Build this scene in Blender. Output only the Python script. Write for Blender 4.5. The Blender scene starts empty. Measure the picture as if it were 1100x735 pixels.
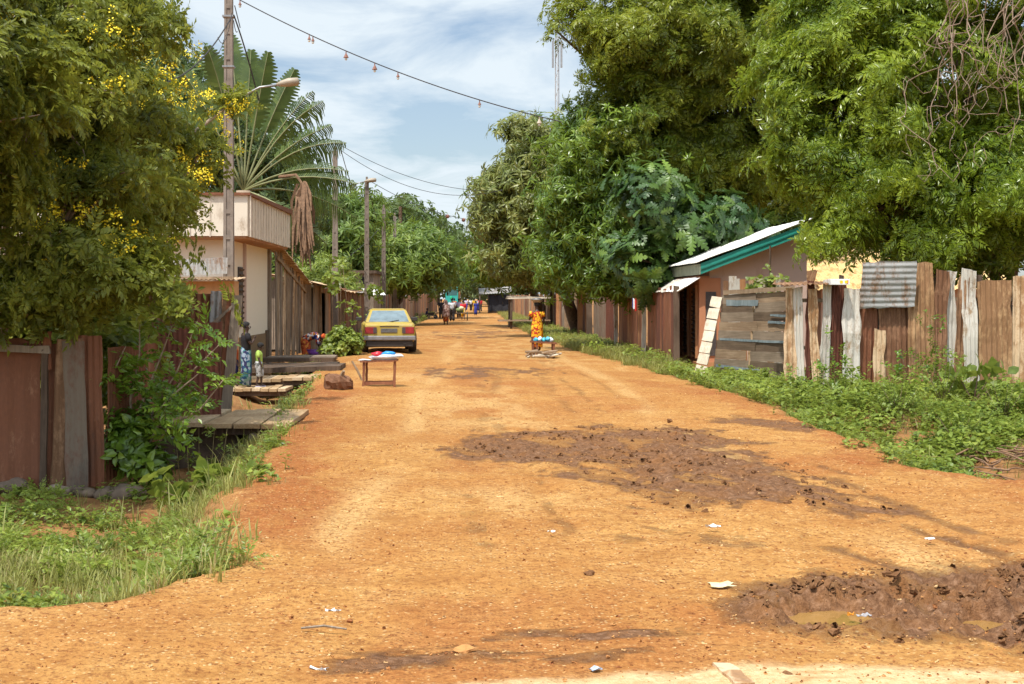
import bpy, math, random
import numpy as np
from mathutils import Vector, Matrix
random.seed(7)
SC = bpy.context.scene
COL = SC.collection
F = 1528.0      # focal length in photo pixels (50 mm on 36 mm, 1100 px wide)
CH = 1.75       # eye height
def P(px, py, d):
    return np.array(((px-505)*d/F, d, CH-(py-320)*d/F))
def G(px, py, z=0.0):
    d = (CH-z)*F/(py-320)
    return ((px-505)*d/F, d)

# ------------------------------------------------------------------ noise
def _h(ix, iy, seed):
    n = (ix.astype(np.int64)*374761393 + iy.astype(np.int64)*668265263 + seed*1442695041) & 0x7fffffff
    n = ((n ^ (n >> 13))*1274126177) & 0x7fffffff
    n = (n ^ (n >> 16)) & 0xffff
    return n/65535.0
def vnoise(x, y, seed=0):
    x = np.asarray(x, float); y = np.asarray(y, float)
    ix = np.floor(x); iy = np.floor(y); fx = x-ix; fy = y-iy
    fx = fx*fx*(3-2*fx); fy = fy*fy*(3-2*fy)
    a = _h(ix, iy, seed); b = _h(ix+1, iy, seed); c = _h(ix, iy+1, seed); d = _h(ix+1, iy+1, seed)
    return (a*(1-fx)+b*fx)*(1-fy)+(c*(1-fx)+d*fx)*fy
def fbm(x, y, octv=4, seed=0):
    s = 0; a = .5; t = 0
    for k in range(octv):
        s = s+a*vnoise(x, y, seed+k*17); t += a; a *= .5; x = x*2.03+5.1; y = y*2.03+3.7
    return s/t
def ss(a, b, x):
    t = np.clip((np.asarray(x, float)-a)/(b-a), 0, 1); return t*t*(3-2*t)
def sdf_poly(x, y, poly):
    """distance to polygon, positive inside"""
    x = np.asarray(x, float); y = np.asarray(y, float)
    dmin = np.full(x.shape, 1e9); inside = np.zeros(x.shape, bool)
    n = len(poly)
    for i in range(n):
        ax, ay = poly[i]; bx, by = poly[(i+1) % n]
        ex, ey = bx-ax, by-ay; wx, wy = x-ax, y-ay
        t = np.clip((wx*ex+wy*ey)/(ex*ex+ey*ey+1e-12), 0, 1)
        dmin = np.minimum(dmin, (wx-ex*t)**2+(wy-ey*t)**2)
        c = (ay > y) != (by > y)
        with np.errstate(divide='ignore', invalid='ignore'):
            xi = ax+(y-ay)*ex/(ey if ey != 0 else 1e-12)
        inside ^= c & (x < xi)
    d = np.sqrt(dmin)
    return np.where(inside, d, -d)

# ------------------------------------------------------------------ terrain
LV = [(-1.5, 9.4), (-1.75, 11.5), (-1.95, 13.4), (-2.15, 16), (-2.4, 18.4), (-2.5, 21), (-2.7, 25.5), (-3.4, 32), (-4.0, 38), (-4.1, 45), (-3.5, 70),
      (-3.4, 107), (-3.6, 700), (-700, 700), (-700, -60), (-30, -4), (-6, 6.2), (-2.6, 7.9), (-2.0, 8.25), (-1.65, 8.7)]
RV = [(4.55, 15.7), (4.75, 17.5), (4.7, 20.6), (4.75, 24.3), (4.5, 29), (4.25, 33.4), (3.85, 39), (3.45, 46), (2.9, 60), (2.5, 89), (3.0, 160),
      (3.4, 700), (700, 700), (700, -40), (30, 9.5), (10, 12.4), (6.5, 13.3), (5.3, 13.8), (4.8, 14.5)]
def edge_warp(x, y):
    return (fbm(x*1.7, y*1.7, 3, 5)-.5)*.5
def terr(x, y):
    x = np.asarray(x, float); y = np.asarray(y, float)
    w = edge_warp(x, y)
    tl = sdf_poly(x, y, LV)+w
    tr = sdf_poly(x, y, RV)+w
    z = (fbm(x*.22, y*.22, 3, 1)-.5)*.10*(1-ss(60, 120, y)) + (fbm(x*1.1, y*1.1, 3, 2)-.5)*.035
    # left
    near = 1-ss(23, 31, y); mid = ss(23, 31, y)*(1-ss(45, 70, y)); far = ss(45, 70, y)
    dn = -.58*ss(0, 1.1, tl)+.06*ss(1.6, 3, tl)
    dm = -.5*ss(0, .5, tl)*(1-ss(1.2, 2.0, tl))-.2*ss(1.0, 2, tl)
    df = -.15*ss(0, .5, tl)*(1-ss(1.0, 2, tl))
    z = z+near*dn+mid*dm+far*df
    z = z+.16*np.exp(-(((x+2.6)/1.6)**2+((y-43)/4.5)**2))
    # right
    dit = -.72*ss(0, .7, tr)*(1-ss(19.5, 25, y))
    up = -.10*ss(22, 26, y)*ss(0.0, .5, tr)*(1-ss(33, 37, y))
    bank = .24*ss(16.8, 19.6, y)*ss(5.3, 7.3, x)*(1-ss(21.5, 25.5, y))
    z = z+dit+up+bank
    lump = (fbm(x*3.1, y*3.1, 3, 9)-.5)
    z = z+lump*.10*np.clip(np.maximum(ss(0, .5, tl), ss(0, .5, tr)), 0, 1)*(y < 40)
    return z, tl, tr
def H(x, y):
    return float(terr(np.array([x]), np.array([y]))[0][0])

# ------------------------------------------------------------------ objects
def props(o, label=None, cat=None, group=None, kind=None):
    if label: o['label'] = label
    if cat: o['category'] = cat
    if group: o['group'] = group
    if kind: o['kind'] = kind
    return o
def thing(name, label, cat, loc, rz=0.0, group=None):
    o = bpy.data.objects.new(name, None); COL.objects.link(o)
    o.location = [float(c) for c in loc]; o.rotation_euler = (0, 0, rz)
    o.empty_display_size = .2
    return props(o, label, cat, group)
def fastmesh(name, V, Q, smooth=False):
    V = np.ascontiguousarray(V, dtype=np.float32); Q = np.ascontiguousarray(Q, dtype=np.int32)
    me = bpy.data.meshes.new(name)
    k = Q.shape[1]
    me.vertices.add(len(V)); me.vertices.foreach_set('co', V.ravel())
    me.loops.add(Q.size); me.loops.foreach_set('vertex_index', Q.ravel())
    me.polygons.add(len(Q))
    me.polygons.foreach_set('loop_start', np.arange(0, Q.size, k, dtype=np.int32))
    me.polygons.foreach_set('loop_total', np.full(len(Q), k, dtype=np.int32))
    me.update(calc_edges=True)
    me.polygons.foreach_set('use_smooth', np.full(len(Q), smooth, dtype=bool))
    return me
def link(name, me, mat, parent=None, loc=(0, 0, 0), **kw):
    o = bpy.data.objects.new(name, me); COL.objects.link(o)
    for m in (mat if isinstance(mat, (list, tuple)) else [mat]):
        me.materials.append(m)
    if parent is not None: o.parent = parent
    o.location = loc
    return props(o, **kw)
def npart(name, V, Q, mat, parent=None, smooth=False, local=False, loc=None, **kw):
    """big numpy mesh, world coordinates, stored relative to its parent"""
    V = np.asarray(V, float)
    off = np.array(parent.location) if (parent is not None and not local) else (np.array(loc) if loc is not None else np.zeros(3))
    return link(name, fastmesh(name, V-off, Q, smooth), mat, parent, loc if (loc is not None and parent is None) else (0, 0, 0), **kw)
def copy_tree(o, loc, rz=None, label=None, parent=None):
    c = o.copy(); COL.objects.link(c)
    if parent is None:
        c.location = loc
        if rz is not None: c.rotation_euler = (0, 0, rz)
        if label: c['label'] = label
    else:
        c.parent = parent
    for ch in [k for k in bpy.data.objects if k.parent == o]:
        copy_tree(ch, None, None, None, c)
    return c

def rotz(a):
    c, s = math.cos(a), math.sin(a); return np.array(((c, -s, 0), (s, c, 0), (0, 0, 1.)))
def unit(v):
    v = np.asarray(v, float); return v/(np.linalg.norm(v)+1e-12)
class MB:
    def __init__(self): self.v = []; self.f = []
    def add(self, vs, fs):
        o = len(self.v); self.v.extend([tuple(map(float, p)) for p in vs]); self.f.extend([tuple(int(i)+o for i in q) for q in fs]); return self
    def hexa(self, p):   # 8 points: bottom loop 0-3, top loop 4-7
        return self.add(p, [(3, 2, 1, 0), (4, 5, 6, 7), (0, 1, 5, 4), (1, 2, 6, 5), (2, 3, 7, 6), (3, 0, 4, 7)])
    def box(self, c, s, rz=0.0, rot=None):
        c = np.asarray(c, float); hx, hy, hz = np.asarray(s, float)/2
        p = np.array([(-hx, -hy, -hz), (hx, -hy, -hz), (hx, hy, -hz), (-hx, hy, -hz), (-hx, -hy, hz), (hx, -hy, hz), (hx, hy, hz), (-hx, hy, hz)])
        R = rot if rot is not None else rotz(rz)
        return self.hexa(p @ np.asarray(R).T+c)
    def bx(self, x0, x1, y0, y1, z0, z1):
        return self.box(((x0+x1)/2, (y0+y1)/2, (z0+z1)/2), (abs(x1-x0), abs(y1-y0), abs(z1-z0)))
    def beam(self, p, q, w, h, up=(0, 0, 1), taper=1.0):
        p = np.asarray(p, float); q = np.asarray(q, float); t = unit(q-p)
        u = np.cross(t, up)
        if np.linalg.norm(u) < 1e-4: u = np.cross(t, (0, 1, 0))
        u = unit(u); n = np.cross(u, t)
        L = []
        for (c, k) in ((p, 1.0), (q, taper)):
            L += [c-u*w/2*k-n*h/2*k, c+u*w/2*k-n*h/2*k, c+u*w/2*k+n*h/2*k, c-u*w/2*k+n*h/2*k]
        return self.hexa(L)
    def tube(self, pts, rad, n=8, cap=True, ell=None, xdir=None):
        pts = [np.asarray(p, float) for p in pts]; m = len(pts)
        if np.isscalar(rad): rad = [rad]*m
        ry = ell if ell is not None else rad
        if np.isscalar(ry): ry = [ry]*m
        o = len(self.v); u = None
        for i in range(m):
            t = unit(pts[min(i+1, m-1)]-pts[max(i-1, 0)])
            if xdir is not None: u0 = np.asarray(xdir, float)
            elif u is None: u0 = np.array((0, 0, 1.)) if abs(t[2]) < .9 else np.array((1., 0, 0))
            else: u0 = u
            u = unit(u0-t*np.dot(u0, t)); w = np.cross(t, u)
            for k in range(n):
                a = 2*math.pi*k/n
                self.v.append(tuple(pts[i]+u*math.cos(a)*rad[i]+w*math.sin(a)*ry[i]))
        for i in range(m-1):
            for k in range(n):
                k2 = (k+1) % n
                self.f.append((o+i*n+k, o+i*n+k2, o+(i+1)*n+k2, o+(i+1)*n+k))
        if cap:
            self.f.append(tuple(o+k for k in reversed(range(n)))); self.f.append(tuple(o+(m-1)*n+k for k in range(n)))
        return self
    def sphere(self, c, r, n=10, m=7, rot=None):
        r = np.array((r, r, r)) if np.isscalar(r) else np.asarray(r, float); c = np.asarray(c, float)
        vs = [(0, 0, -1)]; fs = []
        for i in range(1, m):
            a = math.pi*i/m-math.pi/2
            for k in range(n):
                b = 2*math.pi*k/n; vs.append((math.cos(a)*math.cos(b), math.cos(a)*math.sin(b), math.sin(a)))
        vs.append((0, 0, 1)); L = len(vs)-1
        for k in range(n):
            k2 = (k+1) % n
            fs.append((0, 1+k2, 1+k)); fs.append((L, 1+(m-2)*n+k, 1+(m-2)*n+k2))
            for i in range(m-2):
                fs.append((1+i*n+k, 1+i*n+k2, 1+(i+1)*n+k2, 1+(i+1)*n+k))
        vs = np.array(vs)*r
        if rot is not None: vs = vs @ np.asarray(rot).T
        return self.add(vs+c, fs)
    def rock(self, c, r, seed=0, n=12, m=8, amp=.3):
        o = len(self.v); self.sphere((0, 0, 0), 1.0, n, m)
        rs = np.random.RandomState(seed); r = np.array((r, r, r)) if np.isscalar(r) else np.asarray(r, float)
        ph = rs.rand(6)*6
        for i in range(o, len(self.v)):
            p = np.array(self.v[i])
            k = 1+amp*(math.sin(p[0]*2.7+ph[0])*math.sin(p[1]*2.3+ph[1])+.5*math.sin(p[2]*4+p[0]*3+ph[2])+.3*math.sin(p[1]*6+ph[3]))*.7
            self.v[i] = tuple(p*k*r+np.asarray(c, float))
        return self
    def sheet(self, o, u, v, w, h, pitch=.076, amp=.010, along='v', jag=.02, bow=.02, th=.004, seed=0, top=None, nrow=9):
        """corrugated sheet: corner o, unit width dir u, unit height dir v"""
        o = np.asarray(o, float); u = unit(u); v = unit(v); nrm = np.cross(u, v)
        rs = np.random.RandomState(seed)
        if along == 'v': nu = max(4, int(w/pitch*5)); nv = nrow
        else: nv = max(4, int(h/pitch*5)); nu = nrow
        a = np.linspace(0, 1, nu+1); b = np.linspace(0, 1, nv+1)
        A, B = np.meshgrid(a, b)
        off = rs.rand()*50
        jt = (fbm(a*w*6+off, a*0, 3, seed)-.5)*2*jag; jb = (fbm(a*w*6+off+9, a*0+3, 3, seed)-.5)*2*jag
        jl = (fbm(b*h*3+off, b*0+7, 3, seed)-.5)*2*jag; jr = (fbm(b*h*3+off+5, b*0+9, 3, seed)-.5)*2*jag
        U = A*w+jl[:, None]*(1-A)+jr[:, None]*A
        Vv = B*h+jt[None, :]*B+jb[None, :]*(1-B)
        if top is not None: Vv = Vv+B*(A*top)
        wv = np.sin(2*math.pi*((U if along == 'v' else Vv)/pitch))*amp
        wv = wv*(.55+.6*fbm(A*w*2+off, B*h*2, 2, seed+3))
        N = wv+(fbm(A*w*1.3+off, B*h*1.1, 3, seed+5)-.5)*2*bow
        base = o[None, None, :]+U[..., None]*u+Vv[..., None]*v
        f = base+N[..., None]*nrm; bk = base+(N-th)[..., None]*nrm
        c = nu+1; n = (nv+1)*c
        fs = []
        for j in range(nv):
            for i in range(nu):
                p = j*c+i
                fs.append((p, p+1, p+c+1, p+c)); fs.append((n+p, n+p+c, n+p+c+1, n+p+1))
        for i in range(nu):
            fs.append((i, n+i, n+i+1, i+1)); q = nv*c+i; fs.append((q, q+1, n+q+1, n+q))
        for j in range(nv):
            q = j*c; fs.append((q, q+c, n+q+c, n+q)); q = j*c+nu; fs.append((q, n+q, n+q+c, q+c))
        return self.add(np.concatenate((f.reshape(-1, 3), bk.reshape(-1, 3))), fs)
    def plank(self, p, q, w, th, nrm, seed=0, seg=6, jag=.015):
        """rough board from p to q"""
        p = np.asarray(p, float); q = np.asarray(q, float); t = unit(q-p); n = unit(np.asarray(nrm, float)-t*np.dot(nrm, t)); s = np.cross(t, n)
        rs = np.random.RandomState(seed); L = np.linalg.norm(q-p); o = len(self.v)
        for i in range(seg+1):
            k = i/seg
            a = w/2+(rs.rand()-.5)*jag; b = w/2+(rs.rand()-.5)*jag; bowd = (rs.rand()-.5)*jag*.6
            e1 = (rs.rand()-.5)*jag*2 if i in (0, seg) else 0; e2 = (rs.rand()-.5)*jag*2 if i in (0, seg) else 0
            c = p+t*L*k+n*bowd
            self.v += [tuple(c-s*a+t*e1-n*th/2), tuple(c+s*b+t*e2-n*th/2), tuple(c+s*b+t*e2+n*th/2), tuple(c-s*a+t*e1+n*th/2)]
        for i in range(seg):
            for k in range(4):
                k2 = (k+1) % 4; self.f.append((o+i*4+k, o+i*4+k2, o+i*4+4+k2, o+i*4+4+k))
        self.f.append((o+3, o+2, o+1, o)); e = o+seg*4; self.f.append((e, e+1, e+2, e+3))
        return self
    def build(self, name, mat, parent=None, smooth=False, local=False, loc=None, bevel=0, **kw):
        V = np.array(self.v, float)
        off = np.zeros(3)
        if parent is not None and not local: 
            q = parent; 
            while q is not None: off = off+np.array(q.location); q = q.parent
        elif loc is not None: off = np.array(loc, float)
        me = bpy.data.meshes.new(name); me.from_pydata([tuple(p) for p in V-off], [], self.f); me.update()
        if smooth: me.polygons.foreach_set('use_smooth', np.ones(len(me.polygons), dtype=bool))
        o = link(name, me, mat, parent, tuple(off) if (parent is None and loc is not None) else (0, 0, 0), **kw)
        if bevel:
            b = o.modifiers.new('bevel', 'BEVEL'); b.width = bevel; b.segments = 2; b.limit_method = 'ANGLE'
        return o

# ------------------------------------------------------------------ materials
class NT:
    def __init__(self, name):
        self.m = bpy.data.materials.new(name); self.m.use_nodes = True; self.t = self.m.node_tree
        self.b = self.t.nodes['Principled BSDF']; self.out = self.t.nodes['Material Output']
    def n(self, typ, **kw):
        x = self.t.nodes.new(typ)
        for k, v in kw.items(): setattr(x, k, v)
        return x
    def l(self, a, b): self.t.links.new(a, b)
    def coord(self, kind='Object', scale=(1, 1, 1)):
        c = self.n('ShaderNodeTexCoord'); mp = self.n('ShaderNodeMapping'); self.l(c.outputs[kind], mp.inputs['Vector'])
        mp.inputs['Scale'].default_value = scale
        return mp.outputs['Vector']
    def noise(self, scale, detail=4, rough=.6, vs=(1, 1, 1), kind='Object', dist=0):
        x = self.n('ShaderNodeTexNoise'); x.inputs['Scale'].default_value = scale; x.inputs['Detail'].default_value = detail
        x.inputs['Roughness'].default_value = rough; x.inputs['Distortion'].default_value = dist
        self.l(self.coord(kind, vs), x.inputs['Vector']); return x.outputs['Fac']
    def voro(self, scale, vs=(1, 1, 1), out='Distance', kind='Object', feature='F1'):
        x = self.n('ShaderNodeTexVoronoi'); x.feature = feature; x.inputs['Scale'].default_value = scale; self.l(self.coord(kind, vs), x.inputs['Vector']); return x.outputs[out]
    def ramp(self, fac, stops, interp='LINEAR'):
        r = self.n('ShaderNodeValToRGB'); cr = r.color_ramp; cr.interpolation = interp
        while len(cr.elements) < len(stops): cr.elements.new(.5)
        for e, (p, c) in zip(cr.elements, stops):
            e.position = p; e.color = (c, c, c, 1) if np.isscalar(c) else (*c, 1)
        self.l(fac, r.inputs['Fac']); return r.outputs['Color']
    def mix(self, fac, a, b, typ='MIX'):
        x = self.n('ShaderNodeMix', data_type='RGBA', blend_type=typ)
        if np.isscalar(fac): x.inputs[0].default_value = fac
        else: self.l(fac, x.inputs[0])
        for k, c in ((6, a), (7, b)):
            if isinstance(c, (tuple, list)): x.inputs[k].default_value = (*c, 1)
            else: self.l(c, x.inputs[k])
        return x.outputs[2]
    def math(self, op, a, b=0.0, clamp=False):
        x = self.n('ShaderNodeMath', operation=op, use_clamp=clamp)
        for k, c in ((0, a), (1, b)):
            if np.isscalar(c): x.inputs[k].default_value = c
            else: self.l(c, x.inputs[k])
        return x.outputs[0]
    def attr(self, name):
        x = self.n('ShaderNodeAttribute'); x.attribute_name = name; return x.outputs['Fac']
    def bump(self, h, strength=.5, dist=.01):
        x = self.n('ShaderNodeBump'); x.inputs['Strength'].default_value = strength; x.inputs['Distance'].default_value = dist
        self.l(h, x.inputs['Height']); self.l(x.outputs['Normal'], self.b.inputs['Normal'])
    def set(self, col=None, rough=None, metal=None, spec=None):
        for k, v in (('Base Color', col), ('Roughness', rough), ('Metallic', metal), ('Specular IOR Level', spec)):
            if v is None: continue
            if isinstance(v, (tuple, list)): self.b.inputs[k].default_value = (*v, 1)
            elif np.isscalar(v): self.b.inputs[k].default_value = v
            else: self.l(v, self.b.inputs[k])
        return self
def dk(c, k): return tuple(max(0, x*k) for x in c)
def m_plain(name, c, rough=.6, metal=0, var=.25, scale=6, bump=.2):
    t = NT(name); f = t.noise(scale, 5, .65)
    t.set(t.ramp(f, [(.3, dk(c, 1-var)), (.7, dk(c, 1+var))]), rough, metal)
    if bump: t.bump(t.noise(scale*6, 3), bump, .004)
    return t.m
def m_leaf(name, dark, mid, lite, trans=.32, rough=.42, clump=.9, spec=.5):
    t = NT(name); g = t.n('ShaderNodeNewGeometry')
    base = t.ramp(g.outputs['Random Per Island'], [(0, dark), (.35, mid), (.75, dk(mid, 1.25)), (1, lite)])
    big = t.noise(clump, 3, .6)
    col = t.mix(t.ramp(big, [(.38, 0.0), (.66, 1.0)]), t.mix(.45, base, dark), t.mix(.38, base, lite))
    t.set(col, rough, 0, spec)
    tr = t.n('ShaderNodeBsdfTranslucent'); t.l(t.mix(.55, col, lite), tr.inputs['Color'])
    mx = t.n('ShaderNodeMixShader'); mx.inputs[0].default_value = trans
    t.l(t.b.outputs[0], mx.inputs[1]); t.l(tr.outputs[0], mx.inputs[2]); t.l(mx.outputs[0], t.out.inputs['Surface'])
    return t.m
def m_sheet(name, base, rust, dark, amt=.5, metal=.25, rough=.6):
    """weathered tin: base coat, rust in vertical streaks and blotches, dark grime"""
    t = NT(name)
    st = t.noise(3.2, 6, .7, (1.3, 1.3, .35)); bl = t.noise(2.1, 7, .75); fine = t.noise(26, 5, .7, (1, 1, .5))
    k = t.math('ADD', t.math('MULTIPLY', st, .55), t.math('MULTIPLY', bl, .45))
    k = t.math('ADD', k, t.math('MULTIPLY', t.math('SUBTRACT', fine, .5), .25))
    lo = .62-.34*amt
    c = t.mix(t.ramp(k, [(lo, 0.), (lo+.10, 1.)]), base, t.mix(fine, rust, dk(rust, .55)))
    g = t.noise(1.7, 6, .7, (1.5, 1.5, .5))
    c = t.mix(t.ramp(g, [(.56, 0.), (.72, .8)]), c, dark)
    t.set(c, rough, metal); t.bump(fine, .35, .004); return t.m
def m_wood(name, c1, c2, grain=(9, 9, .6), rough=.8, dark=None):
    t = NT(name); g = t.noise(4, 6, .7, grain, dist=.6); bl = t.noise(1.3, 4, .6)
    isl = t.n('ShaderNodeNewGeometry').outputs['Random Per Island']
    c = t.ramp(g, [(.3, dk(c1, .6)), (.5, c1), (.72, c2)])
    c = t.mix(t.ramp(isl, [(0, 0.), (1, .55)]), c, dark or dk(c1, .45))
    c = t.mix(t.ramp(bl, [(.45, 0.), (.75, .6)]), c, dk(c2, 1.1))
    t.set(c, rough, 0, .25); t.bump(g, .5, .006); return t.m
def m_plaster(name, c, stain, amt=.5, rough=.85):
    t = NT(name); n1 = t.noise(1.4, 6, .7, (1.6, 1.6, .45)); n2 = t.noise(9, 6, .7)
    k = t.math('ADD', t.math('MULTIPLY', n1, .75), t.math('MULTIPLY', n2, .25))
    lo = .68-.3*amt
    t.set(t.mix(t.ramp(k, [(lo, 0.), (lo+.2, .85)]), t.mix(n2, dk(c, .92), dk(c, 1.05)), stain), rough, 0, .2)
    t.bump(n2, .3, .01); return t.m
def m_cloth(name, cols, scale=14, rough=.85, kind='voro'):
    t = NT(name)
    if len(cols) == 1:
        f = t.noise(scale, 3); t.set(t.ramp(f, [(.3, dk(cols[0], .8)), (.7, dk(cols[0], 1.15))]), rough, 0, .2)
    else:
        x = t.n('ShaderNodeTexVoronoi'); x.inputs['Scale'].default_value = scale; x.inputs['Randomness'].default_value = 1
        nz = t.n('ShaderNodeTexNoise'); nz.inputs['Scale'].default_value = scale*.8; t.l(t.coord(), nz.inputs['Vector'])
        add = t.n('ShaderNodeVectorMath', operation='ADD'); t.l(t.coord(), add.inputs[0])
        sc = t.n('ShaderNodeVectorMath', operation='SCALE'); sc.inputs['Scale'].default_value = .06; t.l(nz.outputs['Color'], sc.inputs[0]); t.l(sc.outputs[0], add.inputs[1])
        t.l(add.outputs[0], x.inputs['Vector'])
        sep = t.n('ShaderNodeSeparateColor'); t.l(x.outputs['Color'], sep.inputs[0])
        t.set(t.ramp(sep.outputs[0], [(i/len(cols), c) for i, c in enumerate(cols)], 'CONSTANT'), rough, 0, .2)
    t.bump(t.noise(30, 3), .3, .006); return t.m
# ------------------------------------------------------------------ camera, sun, sky
cam = bpy.data.cameras.new('camera'); camo = bpy.data.objects.new('camera', cam); COL.objects.link(camo)
cam.sensor_width = 36; cam.lens = 36*F/1100; cam.shift_x = 45/1100; cam.shift_y = -47.5/1100
cam.clip_start = .1; cam.clip_end = 3000
camo.location = (0, 0, CH); camo.rotation_euler = (math.radians(90), 0, 0)
SC.camera = camo
SUN_EL = 63.0; SX, SY = -.50, -.86
q = math.hypot(SX, SY); SX /= q; SY /= q
ce = math.cos(math.radians(SUN_EL)); S = Vector((SX*ce, SY*ce, math.sin(math.radians(SUN_EL))))
ld = bpy.data.lights.new('sun', 'SUN'); ld.energy = 4.6; ld.angle = math.radians(.5); ld.color = (1, .955, .87)
lo = bpy.data.objects.new('sun', ld); COL.objects.link(lo); lo.rotation_euler = (-S).to_track_quat('-Z', 'Y').to_euler(); lo.location = (-20, -20, 40)
W = bpy.data.worlds.new('World'); SC.world = W; W.use_nodes = True
nt = W.node_tree; bg = nt.nodes['Background']
sky = nt.nodes.new('ShaderNodeTexSky'); sky.sky_type = 'NISHITA'; sky.sun_disc = False
sky.sun_elevation = math.radians(SUN_EL); sky.sun_rotation = math.atan2(SX, SY); sky.altitude = 300; sky.dust_density = 1.5; sky.ozone_density = 1.2
tc = nt.nodes.new('ShaderNodeTexCoord'); sx = nt.nodes.new('ShaderNodeSeparateXYZ'); nt.links.new(tc.outputs['Generated'], sx.inputs[0])
def wm(op, a, b):
    x = nt.nodes.new('ShaderNodeMath'); x.operation = op
    for k, c in ((0, a), (1, b)):
        if np.isscalar(c): x.inputs[k].default_value = c
        else: nt.links.new(c, x.inputs[k])
    return x.outputs[0]
# clouds on a flat deck: direction divided by height
zz = wm('ADD', wm('MAXIMUM', sx.outputs[2], 0.0), .10)
cx = nt.nodes.new('ShaderNodeCombineXYZ'); nt.links.new(wm('DIVIDE', sx.outputs[0], zz), cx.inputs[0]); nt.links.new(wm('MULTIPLY', wm('DIVIDE', sx.outputs[1], zz), .8), cx.inputs[1])
no = nt.nodes.new('ShaderNodeTexNoise'); no.inputs['Scale'].default_value = 1.5; no.inputs['Detail'].default_value = 8; no.inputs['Roughness'].default_value = .58; no.inputs['Distortion'].default_value = .5
nt.links.new(cx.outputs[0], no.inputs['Vector'])
cr = nt.nodes.new('ShaderNodeValToRGB'); cr.color_ramp.elements[0].position = .38; cr.color_ramp.elements[1].position = .58
cr.color_ramp.elements[0].color = (.12,)*3+(1,); cr.color_ramp.elements[1].color = (.96,)*3+(1,)
nt.links.new(no.outputs['Fac'], cr.inputs['Fac'])
mx = nt.nodes.new('ShaderNodeMix'); mx.data_type = 'RGBA'
nt.links.new(cr.outputs['Color'], mx.inputs[0]); nt.links.new(sky.outputs[0], mx.inputs[6]); mx.inputs[7].default_value = (6.1, 6.8, 7.3, 1)
# out-of-view sky brightened around the sun, added as fill light
vd = nt.nodes.new('ShaderNodeVectorMath'); vd.operation = 'DOT_PRODUCT'; nt.links.new(tc.outputs['Generated'], vd.inputs[0]); vd.inputs[1].default_value = S
sky_fill = wm('ADD', 1.0, wm('MULTIPLY', wm('POWER', wm('MAXIMUM', vd.outputs['Value'], 0.0), 1.5), 1.5))
sc_ = nt.nodes.new('ShaderNodeVectorMath'); sc_.operation = 'SCALE'; nt.links.new(mx.outputs[2], sc_.inputs[0]); nt.links.new(sky_fill, sc_.inputs['Scale'])
nt.links.new(sc_.outputs[0], bg.inputs['Color']); bg.inputs['Strength'].default_value = .125
vs = SC.view_settings; vs.view_transform = 'Standard'; vs.look = 'None'; vs.gamma = 1; vs.exposure = 0.14; vs.use_curve_mapping = False
SC.cycles.max_bounces = 8; SC.cycles.diffuse_bounces = 4; SC.cycles.glossy_bounces = 2; SC.cycles.transmission_bounces = 4; SC.cycles.transparent_max_bounces = 8
SC.cycles.use_adaptive_sampling = True; SC.cycles.adaptive_threshold = .015
SC.cycles.use_denoising = True; SC.cycles.sample_clamp_indirect = 4

# ------------------------------------------------------------------ ground
def gp(pix, z=0.0): return [G(a, b, z) for a, b in pix]
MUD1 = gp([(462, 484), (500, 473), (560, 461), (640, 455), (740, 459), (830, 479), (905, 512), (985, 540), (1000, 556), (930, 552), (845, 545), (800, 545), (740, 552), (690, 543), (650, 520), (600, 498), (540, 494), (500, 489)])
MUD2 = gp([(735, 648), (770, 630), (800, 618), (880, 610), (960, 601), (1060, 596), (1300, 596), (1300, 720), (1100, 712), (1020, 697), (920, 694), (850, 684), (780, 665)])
MUD3 = gp([(455, 398), (500, 393), (570, 394), (600, 400), (570, 407), (510, 407), (470, 403)])
MUD4 = gp([(455, 359), (500, 353), (560, 351), (575, 355), (545, 364), (490, 368), (462, 364)])
MUD5 = gp([(345, 700), (430, 690), (560, 672), (690, 650), (740, 660), (760, 690), (690, 708), (560, 712), (420, 722), (340, 722)])
LIP_SHADE = gp([(735, 449), (790, 446), (850, 449), (900, 466), (880, 468), (820, 459), (760, 455)])  # shadow on the right road lip, painted as a dark mud-coloured patch
MUD7 = gp([(640, 560), (700, 556), (800, 566), (900, 590), (860, 596), (760, 590), (680, 580)])
PALE = gp([(330, 752), (440, 737), (560, 727), (640, 722), (700, 716), (800, 711), (900, 713), (1000, 716), (1100, 721), (1500, 728)]) + [(6, 1), (-2, 1)]
MUDX = {}
def grid_lines():
    xs = np.concatenate((-np.geomspace(900, 13, 26), np.arange(-12.5, -4.0, .10), np.arange(-4.0, 6.4, .034), np.arange(6.4, 12.5, .08), np.geomspace(13, 900, 26)))
    ys = np.concatenate((np.linspace(-60, 0, 5), np.linspace(1.0, 5.6, 24), np.geomspace(5.7, 30, 420), np.geomspace(30.3, 90, 120), np.geomspace(92, 1600, 50)))
    return np.unique(xs), np.unique(ys)
xs, ys = grid_lines(); X, Y = np.meshgrid(xs, ys); sh = X.shape; X = X.ravel(); Y = Y.ravel()
Z, TL, TR = terr(X, Y)
nearm = (np.abs(X) < 14) & (Y > 4) & (Y < 140)
mud = np.zeros_like(X); rough = np.zeros_like(X); pale = np.zeros_like(X)
xn, yn = X[nearm], Y[nearm]
wq = (fbm(xn*1.1, yn*.55, 4, 31)-.5); wq2 = (fbm(xn*4, yn*2.2, 4, 33)-.5); wf = (fbm(xn*11, yn*8, 3, 35)-.5)
def zone(poly, soft, warp=1.3, fine=.8):
    return ss(-soft*.35, soft, sdf_poly(xn, yn, poly)+(wq*warp+wq2*fine+wf*fine*.5)*np.clip(yn/14, .5, 3))
mz = zone(MUD1, .55, 1.1, 1.3)*.95
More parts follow.
